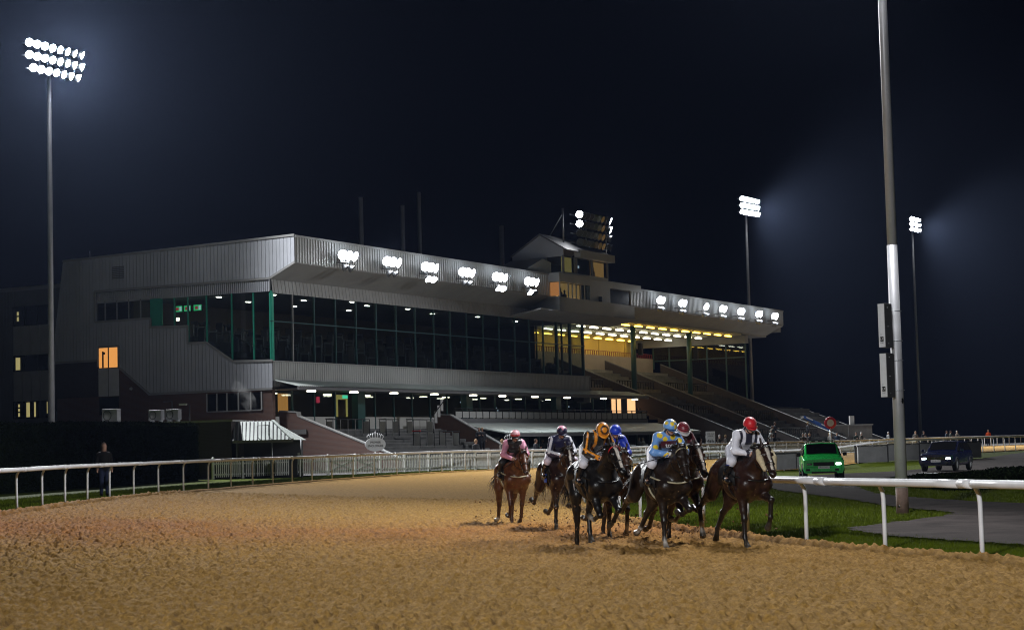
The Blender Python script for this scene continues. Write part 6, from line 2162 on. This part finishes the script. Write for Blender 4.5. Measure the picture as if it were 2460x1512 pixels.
# ---------------------------------------------------------------- sand kicked up behind the runners
_cl = []
rg = np.random.default_rng(3)
for sp_ in RUNNERS:
    a = R(sp_['heading']); fx, fy = math.sin(a), -math.cos(a)
    for _ in range(200):
        back = rg.uniform(-.4, 2.6); lat = rg.normal(0, .55); zz = abs(rg.normal(.0, .36)) + .03
        if rg.random() < .15: zz += rg.uniform(.3, 1.3)
        _cl.append((sp_['pos'][0] - fx * back + fy * lat, sp_['pos'][1] - fy * back - fx * lat, zz, rg.choice([rg.uniform(.003, .009), rg.uniform(.006, .024)], p=[.7, .3])))
mb = MB()
for x, y, z, r in _cl:
    z += zg1(x, y)
    V = [Vector((rg.normal(0, .25), rg.normal(0, .25), rg.normal(0, .25))) + Vector(v) for v in ((1, 0, 0), (-1, 0, 0), (0, 1, 0), (0, -1, 0), (0, 0, 1), (0, 0, -1))]
    mb.add([Vector((x, y, z)) + v * r for v in V], [(0, 2, 4), (2, 1, 4), (1, 3, 4), (3, 0, 4), (2, 0, 5), (1, 2, 5), (3, 1, 5), (0, 3, 5)])
cl_ = mb.build('flying_sand', mat('dark_damp_sand', (.17, .09, .042), .9, 0, .2, .3, 20))
tag(cl_, 'dark clods of sand thrown up behind the hooves', 'sand', None, 'stuff')

# ================================================================ cars
def suv(name, label, loc, rz, paint, L, W, H, bonnet, plate, lit, rack=False, emblem=False):
    """Sport utility car, local x forward, z up, wheels on the ground."""
    root = tag(empty(name, loc, rz), label, 'car')
    hw = W / 2
    pm = mat(name + '_paint', paint, .28, .0, .5, .06, 3, 0, 20, .8)
    g = .22; sill = .30
    # body shell: cross-sections along the length (x, half width, sill z, waist z, roof z, roof half width)
    S = [(-L / 2, hw * .86, .42, bonnet - .05, bonnet + .0, hw * .72), (-L / 2 + .12, hw * .95, sill, bonnet + .02, H - .35, hw * .70), (-L / 2 + .55, hw, sill, bonnet + .04, H - .03, hw * .74), (-.2, hw, sill, bonnet + .04, H, hw * .77),
         (L * .06, hw, sill, bonnet + .03, H - .03, hw * .76), (L * .20, hw, sill, bonnet + .02, bonnet + .10, hw * .80), (L * .40, hw * .98, sill, bonnet - .03, bonnet - .01, hw * .76), (L / 2 - .13, hw * .94, .32, bonnet - .10, bonnet - .07, hw * .72), (L / 2, hw * .90, .38, bonnet - .19, bonnet - .17, hw * .70)]
    V, Fs = [], []
    for (x, w, z0, z1, z2, wr) in S:
        V += [(x, -w * .92, z0), (x, -w, z0 + .15), (x, -w * .985, z1), (x, -wr, z2), (x, 0, z2 + .03), (x, wr, z2), (x, w * .985, z1), (x, w, z0 + .15), (x, w * .92, z0)]
    for i in range(len(S) - 1):
        for j in range(8): Fs.append((i * 9 + j, i * 9 + j + 1, (i + 1) * 9 + j + 1, (i + 1) * 9 + j))
        Fs.append((i * 9 + 8, i * 9, (i + 1) * 9, (i + 1) * 9 + 8))
    n = len(V)
    Fs += [tuple(range(9)), tuple(range(n - 1, n - 10, -1))]
    mb = MB().add(V, Fs, False)
    o = mb.build('body', pm, root, .09, 4)
    for p_ in o.data.polygons: p_.use_smooth = True
    o.modifiers['bevel'].angle_limit = R(12)
    o.modifiers['bevel'].harden_normals = True

    def lerp(i, j, f): return Vector(V[i]) * (1 - f) + Vector(V[j]) * f

    def pane(name_, a, b, c, d, out, ia=.06, ib=.06):
        a, b, c, d = Vector(a), Vector(b), Vector(c), Vector(d)
        a2, d2 = a + (d - a) * ib, d + (a - d) * ib
        b2, c2 = b + (c - b) * ib, c + (b - c) * ib
        q = [a2 + (b2 - a2) * ia, b2 + (a2 - b2) * ia, c2 + (d2 - c2) * ia, d2 + (c2 - d2) * ia]
        nn = (q[1] - q[0]).cross(q[3] - q[0]).normalized()
        if nn.dot(Vector(out)) < 0: nn = -nn
        MB().add([p + nn * .014 for p in q], [(0, 1, 2, 3)]).build(name_, M['gloss_black'], root)
    k5, k4 = 5 * 9, 4 * 9
    ws = []
    for f_ in (.06, .93):
        for j_ in (3, 4, 5):
            p_ = Vector(V[k5 + j_]) * (1 - f_) + Vector(V[k4 + j_]) * f_
            p_.y *= .93; p_ += Vector((.012, 0, .016)); ws.append(p_)
    MB().add(ws, [(0, 1, 4, 3), (1, 2, 5, 4)], True).build('windscreen', M['gloss_black'], root)
    x0 = L * .20
    for s in (-1, 1):
        lo_, hi_ = (2, 3) if s < 0 else (6, 5)
        for a, b in ((4, 3), (3, 2), (2, 1)):
            pane('side_window', V[a * 9 + lo_], V[b * 9 + lo_], V[b * 9 + hi_], V[a * 9 + hi_], (0, s, .3), .05, .12)
        pane('side_window', V[5 * 9 + lo_], V[4 * 9 + lo_], V[4 * 9 + hi_], lerp(5 * 9 + lo_, 5 * 9 + hi_, .9), (0, s, .3), .12, .15)
        # mirrors
        MB().box(x0 - .12, x0 + .02, (hw + .02) * s if s > 0 else -(hw + .20), (hw + .20) if s > 0 else -(hw + .02), bonnet + .05, bonnet + .20).build('wing_mirror', pm if not rack else M['gloss_black'], root, .03)
        # wheels
        for x in (L / 2 - .85, -L / 2 + .80):
            m = Matrix.Translation((x, (hw - .11) * s, .35)) @ Matrix.Rotation(math.pi / 2, 4, 'X')
            w = MB().lathe([(.20, -.11), (.31, -.115), (.35, -.08), (.35, .08), (.31, .115), (.20, .11)], 22, m).build('wheel', M['tyre'], root)
            MB().lathe([(0, .06), (.06, .08), (.19, .10), (.205, .07), (.205, -.09), (.19, -.1), (0, -.08)], 16, m).build('rim', M['steel'], w)
            MB().tube([(x + .39 * math.cos(a), (hw - .02) * s, .36 + .39 * math.sin(a)) for a in np.linspace(.1, math.pi - .1, 12)], .035, 6).build('wheel_arch', M['black'], root)
        # headlamps
        y0, y1 = sorted(((hw * .52) * s, (hw * .86) * s))
        on = lit[0 if s < 0 else 1]
        hm = emis('headlamp_on', on, 14, True) if on else M['chrome']
        MB().box(L / 2 - .20, L / 2 + .018, y0 + .03, y1 - .02, bonnet - .35, bonnet - .235).build('headlight', hm, root, .045, 4)
        MB().box(L / 2 - .10, L / 2 + .052, y0, y0 + .18 if s > 0 else y0 + .18, .42, .52).build('fog_lamp', M['black'], root, .02)
    MB().box(L / 2 - .15, L / 2 + .014, -hw * .50, hw * .50, bonnet - .38, bonnet - .21).build('grille', M['gloss_black'], root)
    for k in range(3): MB().box(L / 2 + .005, L / 2 + .022, -hw * .48, hw * .48, bonnet - .36 + k * .055, bonnet - .345 + k * .055).build('grille_bar', M['chrome'] if emblem else M['black'], root)
    MB().box(L / 2 - .12, L / 2 + .04, -hw * .86, hw * .86, .36, .60).build('bumper', pm, root, .04)
    MB().box(L / 2 - .02, L / 2 + .046, -hw * .6, hw * .6, .31, .39).build('lower_grille', M['black'], root)
    pl = MB().box(L / 2 + .035, L / 2 + .05, -.26, .26, .52, .63).build('number_plate', M['white'], root)
    text_obj('plate_lettering', plate, .105, M['black'], root, Matrix.Translation((L / 2 + .053, 0, .575)) @ Matrix.Rotation(math.pi / 2, 4, 'Z') @ Matrix.Rotation(math.pi / 2, 4, 'X'), .001)
    if emblem:
        MB().tube([(L / 2 + .028, .07 * math.cos(a), bonnet - .27 + .07 * math.sin(a)) for a in np.linspace(0, 6.283, 16, endpoint=False)], .009, 5, True, True).build('badge_ring', M['chrome'], root)
        MB().tube([(L / 2 + .030, -.045, bonnet - .225), (L / 2 + .030, -.015, bonnet - .31), (L / 2 + .030, 0, bonnet - .265), (L / 2 + .030, .015, bonnet - .31), (L / 2 + .030, .045, bonnet - .225)], .007, 5).build('badge_mark', M['chrome'], root)
    for s in (-1, 1): MB().tube([(.3, hw * .68 * s, H - .02), (.2, hw * .68 * s, H + .06), (-1.3, hw * .68 * s, H + .06), (-1.4, hw * .68 * s, H - .02)], .02, 6).build('roof_rail', M['black'], root)
    if rack:
        MB().box(-.15, .0, -hw * .62, hw * .62, H + .05, H + .12).build('light_bar', M['black'], root)
        for k in range(4): MB().box(.005, .02, -hw * .5 + k * hw * .33 - .06, -hw * .5 + k * hw * .33 + .06, H + .055, H + .115).build('bar_lamp', M['panel'], root)
    for s in (-1, 1): MB().box(.95 - .005, 1.0, hw * .3 * s - .3, hw * .3 * s + .3, bonnet + .085, bonnet + .095).build('wiper', M['black'], root)
    return root


def facing(a): return R(-90 - a)     # nose towards the camera, turned a degrees to picture left


suv('car', 'bright green off-road car with roof light bar on the infield road', (14.05, 85.6, zg1(14.05, 85.6) + .01), facing(6), (.02, .55, .09), 4.45, 1.86, 1.66, 1.02, 'YR60 NUU', (None, (.85, .95, 1.0)), True)
suv('car', 'dark blue off-road car with both headlights on beyond the shrub bed', (23.6, 101.8, zg1(23.6, 101.8) + .01), facing(27), (.004, .006, .030), 4.7, 1.90, 1.62, 1.0, 'BX19 KPE', ((.80, .95, 1.0), (.75, .95, 1.0)), False, True)
spot('headlight_beam', (22.2, 99.3, .75), (19, 84, .2), 900, (.85, .95, 1.0), 50, .6, .1)
spot('headlight_beam', (14.7, 83.2, .75), (13.2, 66, .2), 500, (.9, .95, 1.0), 45, .6, .1)

# ================================================================ spectators
PERSON_MAT = vcol_mat('clothing', .8, .2, .2, 12)


def person_mesh(name, coat, legs, hair, arms='down', hood=None, h=.025):
    B = Body()
    B.limb((0, 0, .95), (0, 0, 1.32), .15, .17, coat, .06, 1.2)
    B.limb((0, -.16, 1.38), (0, .16, 1.38), .075, .075, coat, .05)
    B.limb((0, 0, 1.42), (0, 0, 1.50), .055, .055, SKIN, .03)
    B.limb((.015, 0, 1.57), (.02, 0, 1.66), .075, .085, SKIN, .02, .85)
    B.limb((.09, 0, 1.60), (.10, 0, 1.585), .014, .016, SKIN, .01)
    B.limb((-.02, 0, 1.64), (-.005, 0, 1.69), .095, .090, hood or hair, .02, .9)
    if hood: B.limb((-.05, 0, 1.50), (-.02, 0, 1.62), .10, .105, hood, .03)
    for s in (-1, 1):
        if arms == 'down': P = [(0, .20 * s, 1.37), (-.02, .25 * s, 1.12), (.04, .25 * s, .88)]
        else: P = [(0, .20 * s, 1.37), (.04, .27 * s, 1.14), (.26, .14 * s, 1.20)]
        B.chain(P, [.065, .055, .042], coat, .03)
        p = np.array(P[-1]); d = p - np.array(P[-2]); d /= np.linalg.norm(d)
        B.limb(p, p + d * .09, .036, .028, SKIN, .015)
        B.chain([(0, .09 * s, .94), (.01, .10 * s, .50), (-.01, .10 * s, .09)], [.105, .075, .055], legs, .04)
        B.limb((-.02, .10 * s, .05), (.14, .12 * s, .04), .05, .042, (.01, .01, .01), .02)
    m = B.mesh(name, h)
    m.materials.append(PERSON_MAT)
    return m


_coats = [(.015, .015, .02), (.03, .03, .035), (.06, .05, .04), (.02, .03, .05), (.10, .09, .08), (.25, .25, .26), (.02, .025, .02)]
_pm = [person_mesh('person', _coats[i % 7], (.015, .016, .022), [(.02, .014, .01), (.25, .17, .09), (.35, .34, .33)][i % 3], 'down' if i % 2 else 'up') for i in range(7)]


def person(mesh, x, y, z, rz, label, s=1.0, cat='person', group=None):
    o = link_mesh('person', mesh)
    o.location = (x, y, z); o.rotation_euler = (0, 0, rz); o.scale = (s, s, s)
    return tag(o, label, cat, group)


# hooded person by the outer rail
person(person_mesh('person', (.004, .004, .005), (.014, .020, .05), (.02, .02, .02), 'down', (.012, .012, .014), .02), -14.0, 63.2, zg1(-14, 63.2), R(-60), 'hooded person in dark jacket and jeans standing behind the outer rail by the hedge', 1.02)
# two people standing on the lower terrace steps, one with a camera
for (u_, v_, z_, lab, k) in [(15.6, -4.6, 1.5, 'person in dark coat on the terrace steps, holding something, further from the parapet', 0), (17.0 - .6, -4.4, 1.5, 'person in dark coat on the terrace steps right beside the sloping parapet', 1)]:
    p = _gm @ Vector((u_ - 1.0, v_, z_)); person(_pm[k], p.x, p.y, z_ - .05, R(-60), lab)
_w = _gm @ Vector((54.2, 1.6, 3.25)); person(_pm[3], _w.x, _w.y, 3.25, R(180), 'person silhouetted in front of the glowing peach windows at the terrace end')
# heads along the far rail
_sp = [(3.1, 'first'), (6.2, 'second'), (8.9, 'third'), (10.0, 'fourth'), (11.9, 'fifth'), (13.6, 'sixth')]
_line_q, _line_d = seg_points([(-2.0, 106.3), (4.0, 118.5), (11.0, 131.8), (25.0, 158), (39, 184), (66, 232)], .25)


def at_line(s, off):
    i = min(int(s / .25), len(_line_q) - 1)
    return _line_q[i, 0] - _line_d[i, 1] * off, _line_q[i, 1] + _line_d[i, 0] * off


_near = [(1.2, .8), (4.2, .6), (9.4, .9), (12.5, .7)]
for i, (s, off) in enumerate(_near):
    x, y = at_line(s, off)
    person(_pm[(i * 3 + 1) % 7], x, y, zg1(x, y), R(-40 + i * 20), '%s spectator from the gates behind the picket fence by the terrace steps' % ['first', 'second', 'third', 'fourth'][i], 1.0, 'person', 'spectators behind the picket fence')
x, y = -12.2, 100.3
person(_pm[2], x, y, zg1(x, y), R(-80), 'spectator with fair hair standing at the foot of the left brick parapet')
_words = ['first', 'second', 'third', 'fourth', 'fifth', 'sixth', 'seventh', 'eighth', 'ninth', 'tenth', 'eleventh', 'twelfth', 'thirteenth', 'fourteenth', 'fifteenth']
_ss = [38.5, 41, 43.6, 46.0, 48.2, 49.5, 51.2, 53.0, 54.4]
for i, s in enumerate(_ss):
    x, y = at_line(s, .7 + .5 * (i % 3))
    person(_pm[(i * 2) % 7], x, y, zg1(x, y), R(-70 + 35 * (i % 4)), '%s spectator leftward from the winning post behind the far rail' % _words[len(_ss) - 1 - i], 1.0, 'person', 'spectators left of the winning post')
_ss = [58.5, 60.6, 62.8, 65.5, 67.3, 70.4, 73.2, 76.0, 86.0, 88.2, 93.5, 97.8, 103.2, 106.0, 110]
for i, s in enumerate(_ss):
    x, y = at_line(s, .6 + .45 * (i % 3))
    person(_pm[(i * 3 + 2) % 7], x, y, zg1(x, y), R(-90 + 30 * (i % 5)), '%s spectator rightward from the winning post behind the far rail' % _words[i], 1.02, 'person', 'spectators right of the winning post')
x, y = at_line(119.5, .6)
person(person_mesh('person', (.75, .10, .02), (.02, .02, .03), (.25, .17, .09)), x, y, zg1(x, y), R(-90), 'person in an orange high visibility coat behind the far rail at the right', 1.05)
# a few on the open terrace
for i, (u_, v_) in enumerate([(59, -7.5), (60.5, -8.2), (62.5, -7.6), (65, -6.9), (73, -7.2)]):
    z_ = 9.0 - math.floor((11.2 - v_) / .84) * .345
    p = _gm @ Vector((u_, v_, z_)); person(_pm[(i + 4) % 7], p.x, p.y, z_, R(-60 + 20 * i), '%s standing figure from the left low on the dim open terrace' % _words[i], 1.0, 'person', 'people on the open terrace')
